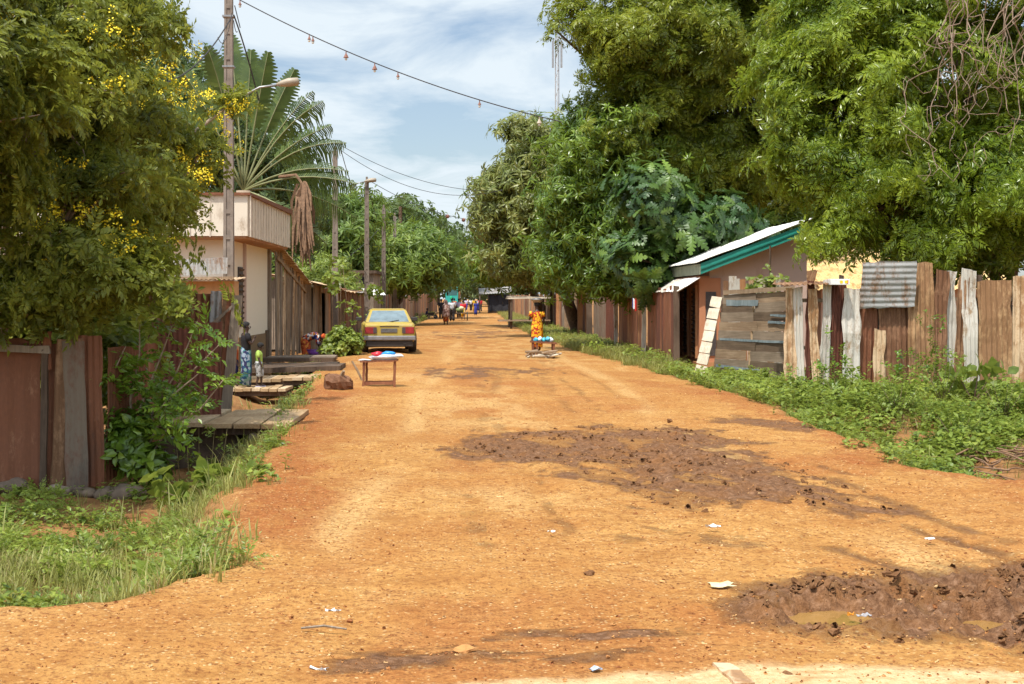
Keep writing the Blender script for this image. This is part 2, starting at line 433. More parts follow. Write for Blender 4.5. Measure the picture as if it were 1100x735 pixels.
stk = fbm(xn*2.6+yn*.9, yn*1.1-xn*.5, 5, 36); stk2 = fbm(xn*6+yn*2.2, yn*2.4-xn*1.4, 4, 37)
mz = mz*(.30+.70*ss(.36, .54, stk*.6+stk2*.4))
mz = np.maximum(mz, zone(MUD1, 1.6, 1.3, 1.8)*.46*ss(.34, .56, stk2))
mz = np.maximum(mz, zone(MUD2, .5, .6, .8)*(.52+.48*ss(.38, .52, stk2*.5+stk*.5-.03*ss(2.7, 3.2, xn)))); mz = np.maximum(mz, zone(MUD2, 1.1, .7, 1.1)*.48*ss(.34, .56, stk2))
mz = np.maximum(mz, zone(MUD3, 1.3, 1.5, 1.5)*.8*(.25+.75*ss(.4, .6, stk))); mz = np.maximum(mz, zone(MUD4, 2.5, 2, 2)*.7*(.3+.7*ss(.4, .6, stk)))
m5 = zone(MUD5, .35, .5, .8)*.85*ss(.38, .58, fbm(xn*1.5+yn*.5, yn*7-xn*1.2, 3, 40)); mz = np.maximum(mz, m5)
mz = np.maximum(mz, zone(LIP_SHADE, .6, .7, .5)*.9); mz = np.maximum(mz, zone(MUD7, .7, 1.0, 1.3)*.5*ss(.36, .6, stk2))
# wheel tracks: pairs of darker damp ruts along and across the road
tk = np.zeros_like(xn)
for (a, b, cc, wdt, amt, y0, y1) in ((.35, .0, 0, .16, .30, 14, 60), (1.75, .0, 0, .16, .26, 14, 60), (2.6, -.02, 0, .12, .24, 20, 60), (-1.1, .0, 0, .14, .16, 11, 60), (3.5, -.09, .003, .13, .35, 8.5, 15), (2.3, -.1, .004, .13, .30, 8.5, 14)):
    xc = a+b*(yn-20)+cc*(yn-20)**2+.25*np.sin(yn*.21+a*3)
    tk = np.maximum(tk, amt*np.exp(-((xn-xc)/wdt)**2)*ss(y0, y0+3, yn)*(1-ss(y1-12, y1, yn))*ss(.35, .6, fbm(xn*.8, yn*.35, 3, 50)))
pack = np.zeros_like(xn); rut = np.zeros_like(xn)
def lane(x0, slope, curv, wdt, y0, y1, seed):
    xc = x0+slope*(yn-15)+curv*(yn-15)**2+.12*np.sin(yn*.33+seed); g = np.exp(-((xn-xc)/wdt)**2)*ss(y0, y0+2, yn)*(1-ss(y1*.75, y1, yn)); return g
for i, (x0, sl, cu, wd_) in enumerate(((.1, .004, .0004, .17), (1.55, .006, .0004, .17), (.55, -.012, .0008, .13), (2.0, -.010, .0008, .13), (-.9, .01, 0, .2), (2.9, -.005, 0, .2), (3.6, -.06, .002, .14), (2.6, -.20, .006, .13), (3.7, -.21, .006, .13), (1.2, -.24, .008, .12))):
    g = lane(x0, sl, cu, wd_, 7.5, 70 if i < 6 else 18, i*2.1); cut = ss(.36, .60, fbm(xn*.9+i, yn*.25, 3, 200+i))
    if i in (4, 5): pack = np.maximum(pack, g*cut)
    else: tk = np.maximum(tk, g*cut*(.20 if i < 4 else .34)*(.4+1.2*ss(.35, .65, fbm(xn*5, yn*2.2, 3, 260+i)))); rut = np.maximum(rut, g*cut)
pack = np.maximum(pack, .8*ss(.52, .68, fbm(xn*.5, yn*.13, 4, 230))*ss(.4, .6, fbm(xn*2.5, yn*1.2, 3, 231)))
mz = np.clip(np.maximum(mz, tk*(.45+.9*stk2)), 0, 1)
verge = np.maximum(ss(-.1, .35, TL[nearm]), ss(-.1, .35, TR[nearm]))
mz = mz*(1-verge*.9)
mud[nearm] = mz  # mud mask, with the painted road-lip shadow in it
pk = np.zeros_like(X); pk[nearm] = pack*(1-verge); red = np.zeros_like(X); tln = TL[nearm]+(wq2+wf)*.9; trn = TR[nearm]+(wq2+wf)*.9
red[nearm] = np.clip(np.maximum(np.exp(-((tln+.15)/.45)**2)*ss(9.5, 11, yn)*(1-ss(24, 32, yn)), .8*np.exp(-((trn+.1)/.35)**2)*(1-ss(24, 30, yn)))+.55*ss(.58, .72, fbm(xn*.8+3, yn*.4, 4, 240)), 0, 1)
pale[nearm] = zone(PALE, .12, .15, .35)*(1-.5*ss(.5, .62, fbm(xn*4, yn*9, 3, 60)))
# churned relief in the mud
churn = np.abs(fbm(xn*6.5, yn*5.0, 4, 71)-.5)*2
churn2 = fbm(xn*15, yn*12, 3, 73)-.5
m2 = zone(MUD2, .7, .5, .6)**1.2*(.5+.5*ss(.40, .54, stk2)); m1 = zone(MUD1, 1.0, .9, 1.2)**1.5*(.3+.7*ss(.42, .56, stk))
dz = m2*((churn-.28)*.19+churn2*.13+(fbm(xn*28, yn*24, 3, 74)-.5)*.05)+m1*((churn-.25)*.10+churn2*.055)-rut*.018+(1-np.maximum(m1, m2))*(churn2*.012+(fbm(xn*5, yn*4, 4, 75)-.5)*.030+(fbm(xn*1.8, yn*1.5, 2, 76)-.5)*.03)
tread = np.sin((yn*2.4+xn*1.2)*2*math.pi*3.2)*.010   # tyre lugs pressed in the mud
dz = dz+m1*tread*ss(.5, .62, fbm(xn*.9, yn*.9, 2, 77))+m2*tread*ss(.5, .6, fbm(xn*1.3+4, yn*1.3, 2, 79))
PUD = [(2.00, 7.92, .33, .27, .075), (2.86, 7.78, .14, .20, .07)]   # water: x, y, half sizes, depth
pl = np.zeros_like(xn)
for (px_, py_, rx_, ry_, dp_) in PUD:
    r = np.sqrt(((xn-px_)/rx_)**2+((yn-py_)/ry_)**2)+(fbm(xn*5, yn*5, 3, 81)-.5)*.5
    k = 1-ss(.55, 1.2, r); dz = dz*(1-k)-.075*k+.02*k*churn2; 
    rim = np.exp(-((r-1.35)/.3)**2); dz = dz+rim*.045*(.4+churn)
Z[nearm] += dz*(1-ss(40, 60, yn))
rough[nearm] = np.maximum(m2, m1)
n = len(xs)
iy, ix = np.meshgrid(np.arange(len(ys)-1), np.arange(n-1), indexing='ij'); p0 = (iy*n+ix).ravel()
gm = fastmesh('ground', np.stack((X, Y, Z), 1), np.stack((p0, p0+1, p0+n+1, p0+n), 1), True)
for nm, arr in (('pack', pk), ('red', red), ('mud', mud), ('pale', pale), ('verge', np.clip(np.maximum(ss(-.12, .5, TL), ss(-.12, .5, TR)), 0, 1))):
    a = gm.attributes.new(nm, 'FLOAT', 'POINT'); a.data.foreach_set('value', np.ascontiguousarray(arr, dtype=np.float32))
def mk_ground():
    t = NT('laterite ground')
    n0 = t.noise(.35, 5, .6); n1 = t.noise(2.2, 6, .7); n2 = t.noise(17, 6, .75); n3 = t.noise(70, 3, .7)
    road = t.ramp(n1, [(.28, (.285, .122, .030)), (.5, (.425, .215, .062)), (.72, (.53, .310, .108))])
    road = t.mix(t.ramp(n0, [(.42, 0.), (.60, .8)]), road, t.mix(n2, (.28, .102, .025), (.41, .185, .050)))
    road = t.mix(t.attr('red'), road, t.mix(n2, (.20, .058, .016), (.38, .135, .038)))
    road = t.mix(t.math('MULTIPLY', t.attr('pack'), .75), road, t.mix(n2, (.48, .285, .10), (.60, .40, .17)))
    road = t.mix(t.ramp(n2, [(.38, .85), (.50, 0.)]), road, (.20, .075, .022))
    road = t.mix(t.ramp(n2, [(.58, 0.), (.70, .7)]), road, (.58, .345, .145))
    v = t.voro(42); vc = t.voro(42, out='Color'); sep = t.n('ShaderNodeSeparateColor'); t.l(vc, sep.inputs[0])
    grain = t.ramp(sep.outputs[0], [(0, (.15, .055, .02)), (.14, (.27, .10, .032)), (.24, (.41, .19, .055)), (.82, (.45, .22, .07)), (.9, (.62, .42, .20))], 'CONSTANT')
    gmask = t.math('MULTIPLY', t.ramp(v, [(.28, 1.), (.5, 0.)]), t.ramp(n1, [(.32, .25), (.58, .9)]))
    road = t.mix(gmask, road, grain)
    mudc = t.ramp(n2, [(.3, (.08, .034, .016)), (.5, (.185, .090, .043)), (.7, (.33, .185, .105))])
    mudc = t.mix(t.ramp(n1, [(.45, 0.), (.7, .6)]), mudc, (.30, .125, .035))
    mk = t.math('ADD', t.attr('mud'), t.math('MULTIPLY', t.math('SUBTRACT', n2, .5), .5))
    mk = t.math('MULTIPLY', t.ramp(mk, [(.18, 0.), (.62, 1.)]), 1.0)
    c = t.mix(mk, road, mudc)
    soil = t.ramp(n1, [(.3, (.10, .05, .022)), (.5, (.23, .115, .045)), (.7, (.36, .19, .075))])
    c = t.mix(t.math('MULTIPLY', t.attr('verge'), .8), c, soil)
    c = t.mix(t.attr('pale'), c, t.ramp(n2, [(.3, (.42, .26, .11)), (.6, (.60, .44, .24))]))
    t.set(c, t.mix(mk, (.9, .9, .9), (.82, .82, .82)), 0, .12)
    h = t.math('ADD', t.math('MULTIPLY', n2, .6), t.math('ADD', t.math('MULTIPLY', n3, .25), t.math('MULTIPLY', gmask, .25)))
    h = t.math('ADD', h, t.math('MULTIPLY', mk, t.math('ADD', t.math('MULTIPLY', t.noise(9, 5, .7), 2.2), t.math('MULTIPLY', n2, .8))))
    t.bump(h, .85, .024); return t.m
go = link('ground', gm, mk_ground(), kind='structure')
def Hm(x, y):   # ground height incl. relief, nearest grid vertex
    i = int(np.clip(np.searchsorted(xs, x), 0, n-1)); j = int(np.clip(np.searchsorted(ys, y), 0, len(ys)-1)); return float(Z[j*n+i])
M = {}
t = NT('muddy water'); t.set(t.ramp(t.noise(3, 3), [(.3, (.26, .14, .04)), (.7, (.34, .19, .055))]), .03, 0, .8); t.bump(t.noise(9, 2), .04, .01); M['water'] = t.m
for k, (px_, py_, rx_, ry_, dp_) in enumerate(PUD):
    mb = MB(); c0 = [(px_+rx_*1.45*math.cos(a), py_+ry_*1.45*math.sin(a), -.034) for a in np.linspace(0, 2*math.pi, 33)[:-1]]
    z0 = H(px_, py_); mb.add([(a, b, z0+c-.012) for a, b, c in c0], [tuple(range(32))]); mb.build('puddle', M['water'], kind='structure')

# ------------------------------------------------------------------ leaf templates
def jit(rs, s): return (rs.rand()-.5)*2*s
def leaf4(L, Wd, droop, rs, at=.42):
    """one leaf = one quad, along +X"""
    return np.array([(0, 0, 0), (L*at, Wd/2, jit(rs, Wd*.25)), (L, 0, -droop*L), (L*at, -Wd/2, jit(rs, Wd*.25))]), np.array([(0, 3, 2, 1)])
def leaf2(L, Wd, droop, fold=.25):
    """folded leaf with a midrib, along +X; 2 quads each side"""
    v = []; 
    for s, w in ((0, .05), (.35, 1.), (.7, .75), (1., .04)):
        z = -droop*L*s*s
        v += [(L*s, w*Wd/2, z+fold*w*Wd/2), (L*s, 0, z), (L*s, -w*Wd/2, z+fold*w*Wd/2)]
    f = []
    for i in range(3):
        a = i*3; f += [(a, a+1, a+4, a+3), (a+1, a+2, a+5, a+4)]
    return np.array(v), np.array(f)
def lobed(L, Wd, droop, lobes=5):
    """breadfruit leaf: deep pointed lobes either side of the rib"""
    v = []; f = []
    m = lobes*4
    for i in range(m+1):
        s = i/m; env = math.sin(math.pi*min(1, s*.93+.06))**.7; lob = .32+.68*(abs(math.sin(math.pi*lobes*s)))**.8
        w = Wd/2*env*lob*(1-.25*s); sl = .10*L*lob*env
        z = -droop*L*s*s
        v += [(L*s+sl, w, z-.12*w), (L*s, 0, z+.02), (L*s+sl, -w, z-.12*w)]
    for i in range(m):
        a = i*3; f += [(a, a+1, a+4, a+3), (a+1, a+2, a+5, a+4)]
    return np.array(v), np.array(f)
def Rxyz(ax, ay, az):
    cx_, sx_, cy_, sy_, cz_, sz_ = math.cos(ax), math.sin(ax), math.cos(ay), math.sin(ay), math.cos(az), math.sin(az)
    return np.array(((cz_, -sz_, 0), (sz_, cz_, 0), (0, 0, 1))) @ np.array(((cy_, 0, sy_), (0, 1, 0), (-sy_, 0, cy_))) @ np.array(((1, 0, 0), (0, cx_, -sx_), (0, sx_, cx_)))
def join(parts):
    V = []; Q = []; o = 0
    for v, q in parts:
        V.append(v); Q.append(q+o); o += len(v)
    return np.concatenate(V), np.concatenate(Q)
def whorl(nl, fn, rs, el=(.2, .9), stem=.0):
    """leaves from fn() radiating round +Z; el = elevation above horizontal"""
    out = []
    for k in range(nl):
        v, q = fn(); e = rs.uniform(*el)
        v = v+np.array((stem*rs.uniform(.2, 1), 0, 0)); v = v @ Rxyz(jit(rs, .4), -e, 2*math.pi*(k+jit(rs, .4))/nl).T
        v = v+np.array((0, 0, rs.uniform(0, .12)*stem*3)); out.append((v, q))
    return join(out)
def pinnate(L, pairs, ll, lw, droop, rs):
    out = []
    for i in range(pairs):
        s = .18+.8*i/pairs; k = (.65+.5*math.sin(math.pi*min(1, s+.1)))
        for sd in (-1, 1):
            v, q = leaf4(ll*k*rs.uniform(.85, 1.15), lw*k, .25, rs)
            v = v @ Rxyz(jit(rs, .3), jit(rs, .2)+.15, sd*rs.uniform(.75, 1.15)).T+np.array((L*s, 0, -droop*L*s*s)); out.append((v, q))
    v, q = leaf4(ll, lw, .3, rs); out.append((v @ Rxyz(0, .4, 0).T+np.array((L, 0, -droop*L)), q))
    return join(out)
def scatter(tmpls, pos, axis, spin, scale):
    """place templates (list) with their +Z along axis"""
    outV = []; outQ = []; o = 0; nT = len(tmpls); idx = np.arange(len(pos)) % nT
    axis = axis/(np.linalg.norm(axis, axis=1, keepdims=True)+1e-9)
    ref = np.where(np.abs(axis[:, 2:3]) < .95, np.array([[0, 0, 1.]]), np.array([[1., 0, 0]]))
    u = np.cross(ref, axis); u /= np.linalg.norm(u, axis=1, keepdims=True)+1e-9; w = np.cross(axis, u)
    c, s = np.cos(spin)[:, None], np.sin(spin)[:, None]
    ex = u*c+w*s; ey = np.cross(axis, ex)
    R = np.stack((ex, ey, axis), 2)*scale[:, None, None]
    for k in range(nT):
        m = idx == k
        if not m.any(): continue
        v, qd = tmpls[k]
        Vv = np.einsum('kij,nj->kni', R[m], v)+pos[m][:, None, :]
        nk = m.sum(); Qv = qd[None]+(np.arange(nk)*len(v))[:, None, None]
        outV.append(Vv.reshape(-1, 3)); outQ.append(Qv.reshape(-1, qd.shape[1])+o); o += nk*len(v)
    return np.concatenate(outV), np.concatenate(outQ)
R0 = np.random.RandomState(11)
T_NEEM = [whorl(7, lambda: pinnate(.30, 6, .105, .034, .35, R0), R0, (-.35, .55), .02) for _ in range(5)]
T_CASSIA = [whorl(5, lambda: pinnate(.23, 6, .082, .036, .3, R0), R0, (-.2, .8), .03) for _ in range(5)]
T_MANGO = [whorl(9, lambda: leaf2(R0.uniform(.17, .27), .058, R0.uniform(.2, .7)), R0, (-.5, .8), .03) for _ in range(5)]
T_BROAD = [whorl(7, lambda: leaf2(R0.uniform(.09, .15), .07, .35), R0, (-.4, .9), .05) for _ in range(5)]
T_FAR = [whorl(7, lambda: leaf4(R0.uniform(.28, .46), .17, .4, R0), R0, (-.5, .9), .1) for _ in range(5)]
T_BREAD = [whorl(7, lambda: lobed(R0.uniform(.5, .72), .42, R0.uniform(.2, .6)), R0, (-.35, .75), .08) for _ in range(4)]
T_FLOWER = [whorl(9, lambda: leaf4(.05, .045, .1, R0), R0, (-.4, 1.2), .08) for _ in range(4)]
T_SHRUB = [whorl(3, lambda: pinnate(.30, 5, .105, .048, .3, R0), R0, (.0, .9), .02) for _ in range(4)]

# ------------------------------------------------------------------ trees
def blobs_px(lst):
    out = []
    for (px, py, d, rx, rz, ry) in lst:
        s = F/d; out.append((P(px, py, d), np.array((rx/s, ry, rz/s))))
    return out
def crown_points(blobs, n, rs, inner=.5, clump=.35, per=9, low=.55):
    """leaf whorl positions gathered into sprays through the outer part of the blobs"""
    area = np.array([(r[0]*r[1]+r[1]*r[2]+r[0]*r[2]) for c, r in blobs]); area = area/area.sum()
    pos = []; ax = []
    ncl = max(1, n//per)
    bi = rs.choice(len(blobs), ncl, p=area)
    d = rs.randn(ncl, 3); d /= np.linalg.norm(d, axis=1, keepdims=True)
    flip = (d[:, 2] < -.35) & (rs.rand(ncl) < low); d[flip, 2] *= -1
    rr = inner+(1-inner)*rs.rand(ncl)**.55
    lump = 1+.60*(vnoise(d[:, 0]*2.6+bi*7.3, d[:, 1]*2.6+d[:, 2]*3.1, 3)-.5)+.62*(vnoise(d[:, 0]*6+bi*3.3, d[:, 1]*6+d[:, 2]*5, 5)-.5)
    C = np.array([blobs[i][0] for i in bi]); Rr = np.array([blobs[i][1] for i in bi])
    cl = C+d*Rr*(rr*lump)[:, None]
    k = rs.poisson(per, ncl)+1
    idx = np.repeat(np.arange(ncl), k)
    off = rs.randn(len(idx), 3)*clump*np.array((1, 1, .6)); 
    pos = cl[idx]+off
    ax = d[idx]*.7+off/clump*.45+np.array((0, 0, .45))+rs.randn(len(idx), 3)*.38
    return pos, ax, cl, d
def limb(mb, p, q, r0, r1, rs, seg=6, wob=.12, n=6):
    p = np.asarray(p, float); q = np.asarray(q, float); L = np.linalg.norm(q-p); pts = []
    w1 = rs.randn(3)*wob*L*.5; w2 = rs.randn(3)*wob*L*.3
    for i in range(seg+1):
        k = i/seg; pts.append(p*(1-k)+q*k+w1*math.sin(math.pi*k)+w2*math.sin(2*math.pi*k)+np.array((0, 0, .12*L*math.sin(math.pi*k))))
    mb.tube(pts, [r0*(1-i/seg)+r1*i/seg for i in range(seg+1)], n); return pts
def tree(name, label, base, blobs, tm, nl, leafm, barkm, seed, trunk_r=.22, fork=.35, scale=(.8, 1.25), clump=.4, per=9, inner=.5, twigs=60, low=.55, group=None, cat='tree', lean=None, limbs=True):
    rs = np.random.RandomState(seed); base = np.asarray(base, float)
    t = thing(name, label, cat, base, group=group)
    pos, ax, cl, d = crown_points(blobs, nl, rs, inner, clump, per, low)
    V, Q = scatter(tm, pos, ax, rs.rand(len(pos))*6.28, rs.uniform(scale[0], scale[1], len(pos)))
    npart('crown', V, Q, leafm, t)
    mb = MB(); top = np.mean([c for c, r in blobs], axis=0) if lean is None else np.asarray(lean, float)
    fk = base+(top-base)*fork
    limb(mb, base-np.array((0, 0, .25)), fk, trunk_r*1.15, trunk_r*.8, rs, 6, .05, 9)
    if limbs:
        for c, r in blobs:
            pts = limb(mb, fk, c, trunk_r*.5, trunk_r*.16, rs, 7, .12, 6)
        for i in rs.choice(len(cl), min(twigs, len(cl)), replace=False):
            j = int(np.argmin([np.linalg.norm((cl[i]-c)/r) for c, r in blobs])); c, r = blobs[j]
            limb(mb, c+(cl[i]-c)*.15, cl[i], trunk_r*.14+.006, .006, rs, 4, .15, 4)
    mb.build('trunk', barkm, t, smooth=True)
    return t
M['bark'] = m_plain('bark', (.16, .105, .065), .9, 0, .45, 9, .8)
M['bark_pale'] = m_plain('pale bark', (.30, .22, .15), .9, 0, .35, 9, .7)
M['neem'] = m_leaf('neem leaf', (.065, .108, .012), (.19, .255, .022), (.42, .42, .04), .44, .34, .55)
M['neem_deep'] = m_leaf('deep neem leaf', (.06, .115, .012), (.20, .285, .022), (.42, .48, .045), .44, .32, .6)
M['cassia'] = m_leaf('cassia leaf', (.04, .06, .013), (.155, .195, .030), (.44, .45, .06), .44, .38, 1.0, .3)
M['flower'] = m_plain('yellow blossom', (.86, .68, .02), .6, 0, .2, 8, 0)
M['mango'] = m_leaf('mango leaf', (.040, .085, .012), (.115, .20, .018), (.27, .35, .035), .36, .32, .5)
M['mango_pale'] = m_leaf('pale mango leaf', (.06, .09, .018), (.165, .205, .035), (.36, .34, .09), .36, .4, .5)
M['bread'] = m_leaf('breadfruit leaf', (.014, .042, .010), (.042, .100, .020), (.20, .30, .04), .22, .42, .3)
M['far1'] = m_leaf('far leaf', (.055, .11, .016), (.14, .22, .028), (.28, .34, .05), .36, .45, .25)
M['far2'] = m_leaf('dark far leaf', (.035, .065, .018), (.085, .14, .032), (.17, .22, .045), .32, .45, .25)
M['far_haze'] = m_leaf('far leaf with painted haze', (.07, .10, .04), (.13, .18, .06), (.2, .25, .08), .3, .55, .2)  # distance haze painted into the leaf colour as paleness
M['shrub'] = m_leaf('shrub leaf', (.05, .11, .012), (.14, .24, .022), (.30, .40, .04), .36, .3, 1.5)
M['paddle'] = m_leaf('paddle leaf', (.03, .055, .014), (.075, .12, .026), (.17, .22, .05), .34, .32, .9)
M['deadleaf'] = m_plain('dry leaf', (.19, .105, .055), .85, 0, .45, 14, .3)

# right: two neems over the fence, breadfruit, mangoes down the road
neemA = tree('neem_tree', 'tall yellowish neem tree spreading its open crown behind the breadfruit tree', (11.5, 52, .1),
    blobs_px([(718, 40, 46, 86, 80, 3.0), (652, 45, 45.5, 28, 36, 1.4), (790, 110, 47, 95, 95, 3.2), (692, 125, 47, 48, 54, 2.2), (735, 170, 48, 75, 46, 2.4), (800, 190, 48, 66, 38, 2.2), (760, -95, 47, 165, 85, 4), (860, 40, 47, 90, 90, 3), (594, 30, 45.5, 14, 8, .5), (618, 12, 45.5, 16, 12, .6), (850, 170, 48, 50, 50, 2)]),
    T_NEEM, 6000, M['neem'], M['bark'], 21, .2, .45, (1.1, 1.7), .34, 10, .55, 130)
neemB = tree('neem_tree', 'lush green neem tree hanging low over the right tin fence', (10.2, 30.5, .3),
    blobs_px([(918, 125, 28.4, 84, 100, 1.8), (905, 40, 28.8, 90, 85, 1.8), (1025, 60, 29.2, 105, 110, 2.2), (960, 218, 28.5, 88, 46, 1.3), (1065, 200, 28.8, 95, 84, 1.8), (1150, 120, 29, 105, 140, 2.2), (1000, -90, 30, 190, 100, 3), (880, 185, 28.4, 40, 52, 1.0), (905, 255, 28.0, 34, 22, .6), (1000, 262, 28.2, 50, 22, .8)]),
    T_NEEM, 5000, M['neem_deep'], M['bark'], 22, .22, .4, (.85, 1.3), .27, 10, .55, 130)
tree('breadfruit_tree', 'breadfruit tree with big glossy lobed leaves behind the green-edged roof', (8.4, 43, 0),
    blobs_px([(700, 215, 41, 34, 30, 1.2), (730, 245, 41, 36, 30, 1.2), (690, 280, 40.5, 26, 26, 1.), (765, 240, 42, 40, 26, 1.2), (800, 262, 43, 34, 26, 1.2), (715, 300, 41.5, 30, 22, 1.)]),
    T_BREAD, 330, M['bread'], M['bark'], 23, .16, .5, (.5, .9), .3, 3, .5, 30, .3)
tree('mango_tree', 'dense dark mango tree hanging over the grey tin sheet', (5.9, 52, 0),
    blobs_px([(650, 165, 47, 66, 70, 2.6), (625, 225, 47, 56, 60, 2.2), (672, 255, 46.5, 52, 62, 2), (612, 275, 48, 42, 44, 1.8), (650, 300, 47, 42, 30, 1.6), (725, 200, 48, 60, 60, 2.4), (740, 280, 49, 60, 50, 2), (810, 260, 49, 50, 50, 2)]),
    T_MANGO, 6500, M['mango'], M['bark'], 24, .28, .35, (.85, 1.35), .36, 9, .4, 40)
tree('mango_tree', 'tall mango tree with pale flushes and a lone high tuft on top', (5.4, 69, 0),
    blobs_px([(565, 150, 63, 26, 28, 1.6), (558, 205, 63, 46, 40, 2.4), (545, 250, 63, 36, 44, 2.2), (585, 250, 63, 50, 48, 2.4), (600, 190, 64, 50, 50, 2.4), (600, 288, 63, 46, 26, 2.0), (550, 280, 63, 30, 22, 1.8)]),
    T_MANGO, 4200, M['mango_pale'], M['bark'], 25, .3, .35, (1.2, 1.8), .45, 9, .45, 20)
tree('mango_tree', 'rounded green mango tree farthest down the right fence', (4.9, 92, 0),
    blobs_px([(545, 215, 86, 30, 34, 2.5), (538, 255, 86, 22, 34, 2.5), (560, 278, 84, 38, 28, 3), (590, 268, 86, 40, 40, 3), (528, 284, 88, 16, 16, 2)]),
    T_MANGO, 3000, M['mango'], M['bark'], 26, .3, .4, (1.6, 2.4), .6, 9, .5, 0)
# left: flowering cassia behind the rusty fence
tree('cassia_tree', 'spreading cassia tree with yellow blossom above the rusty fence', (-7.4, 19.5, -.45),
    blobs_px([(40, 110, 17.5, 110, 100, 1.8), (112, 140, 20.5, 74, 84, 1.4), (172, 120, 22, 26, 28, .5), (60, 250, 17.6, 105, 80, 1.4), (138, 235, 21, 56, 55, 1.1), (208, 178, 22, 26, 34, .5), (240, 118, 22.4, 16, 12, .3), (-90, 150, 14.6, 120, 140, 2.0), (50, 10, 18, 95, 55, 1.6), (105, 300, 17.3, 75, 42, 1.0), (20, 325, 17.4, 60, 35, 1.0), (-170, -40, 15, 160, 120, 2.4), (150, 14, 21, 34, 14, .6), (196, 232, 22, 18, 16, .35)]),
    T_CASSIA, 3300, M['cassia'], M['bark_pale'], 27, .15, .3, (.8, 1.35), .19, 10, .5, 320)
ct = [o for o in COL.objects if o.name.startswith('cassia_tree')][0]
rs = np.random.RandomState(5)
fp, fa, cl, d = crown_points(blobs_px([(185, 150, 21.6, 44, 65, 1.0), (130, 110, 20.2, 75, 80, 1.4), (212, 190, 21.6, 30, 40, .6), (240, 118, 22.4, 18, 14, .3), (70, 90, 17.0, 95, 90, 1.8), (95, 275, 17.4, 85, 45, 1.3), (240, 130, 21.8, 26, 36, .6), (215, 200, 21.4, 30, 30, .6)]), 480, rs, .9, .10, 5, .9)
V, Q = scatter(T_FLOWER, fp, fa, rs.rand(len(fp))*6.28, rs.uniform(.4, .75, len(fp))); npart('blossom', V, Q, M['flower'], ct)
# ------------------------------------------------------------------ ground cover
M['grass'] = m_leaf('grass blade', (.12, .13, .028), (.25, .26, .05), (.44, .42, .12), .38, .55, .8)
M['weed'] = m_leaf('weed leaf', (.07, .115, .018), (.19, .265, .032), (.39, .44, .075), .40, .42, .7)
M['straw'] = m_leaf('dry grass', (.20, .15, .06), (.34, .26, .10), (.46, .38, .17), .3, .7, .8)
RG = np.random.RandomState(3)
def tuft(nb, hgt, spread, w, rs, curl=.5):
    V = []; Q = []; o = 0
    for k in range(nb):
        a = rs.rand()*6.28; r = rs.rand()*spread; h = hgt*rs.uniform(.5, 1.15); ln = rs.uniform(.1, curl)*h
        b = np.array((math.cos(a)*r, math.sin(a)*r, -.01)); d = np.array((math.cos(a+jit(rs, 1)), math.sin(a+jit(rs, 1)), 0)); sd = np.array((-d[1], d[0], 0))
        for s, ww in ((0, 1), (.4, .9), (.75, .6), (1, .06)):
            c = b+np.array((0, 0, h*s*(1-.18*s)))+d*ln*s*s
            V += [c-sd*w*ww/2, c+sd*w*ww/2]
        for i in range(3): q = o+i*2; Q.append((q, q+1, q+3, q+2))
        o += 8
    return np.array(V), np.array(Q)
T_GRASS = [tuft(8, .17, .07, .008, RG, .9) for _ in range(6)]
T_TALL = [tuft(7, .36, .06, .009, RG, .7) for _ in range(4)]
def weedtmpl(rs, h=.2, n=9, L=.075, w=.05):
    out = []
    for k in range(n):
        v, q = leaf2(L*rs.uniform(.6, 1.2), w*rs.uniform(.7, 1.1), .3); s = rs.uniform(.25, 1)
        v = v @ Rxyz(jit(rs, .3), -rs.uniform(-.3, .8), rs.rand()*6.28).T+np.array((jit(rs, .05), jit(rs, .05), h*s)); out.append((v, q))
    v, q = tuft(2, h, .02, .006, rs, .3); out.append((v, q)); return join(out)
T_WEED = [weedtmpl(RG) for _ in range(6)]
T_CREEP = [weedtmpl(RG, .08, 8, .07, .055) for _ in range(5)]
T_FERN = [join([(v+np.array((0, 0, .05)), q) for v, q in [whorl(6, lambda: pinnate(.22, 6, .05, .022, .5, RG), RG, (.3, 1.3), .03)]]) for _ in range(4)]
T_LARGE = [weedtmpl(RG, .22, 7, .17, .12) for _ in range(4)]
def sow(name, tm, n, region, mat, seed, scale=(.7, 1.3), dens=None, tilt=.12):
    rs = np.random.RandomState(seed); x0, x1, y0, y1 = region
    # denser near, thinner far: uniform in log distance
    x = rs.uniform(x0, x1, n*3); y = np.exp(rs.uniform(math.log(y0), math.log(y1), n*3)) if y0 > 0 else rs.uniform(y0, y1, n*3)
    z, tl, tr = terr(x, y)
    k = dens(x, y, tl, tr) > rs.rand(len(x)); x, y, z = x[k][:n], y[k][:n], z[k][:n]
    ax = np.stack((rs.randn(len(x))*tilt, rs.randn(len(x))*tilt, np.ones(len(x))), 1)
    sc = rs.uniform(scale[0], scale[1], len(x))*(.65+.7*vnoise(x*1.3, y*1.3, seed))
    V, Q = scatter(tm, np.stack((x, y, z), 1), ax, rs.rand(len(x))*6.28, sc)
    return V, Q
def join2(*a): return join([(v, q) for v, q in a])
def pn(x, y, s, sc=.9): return fbm(x*sc, y*sc, 3, s)
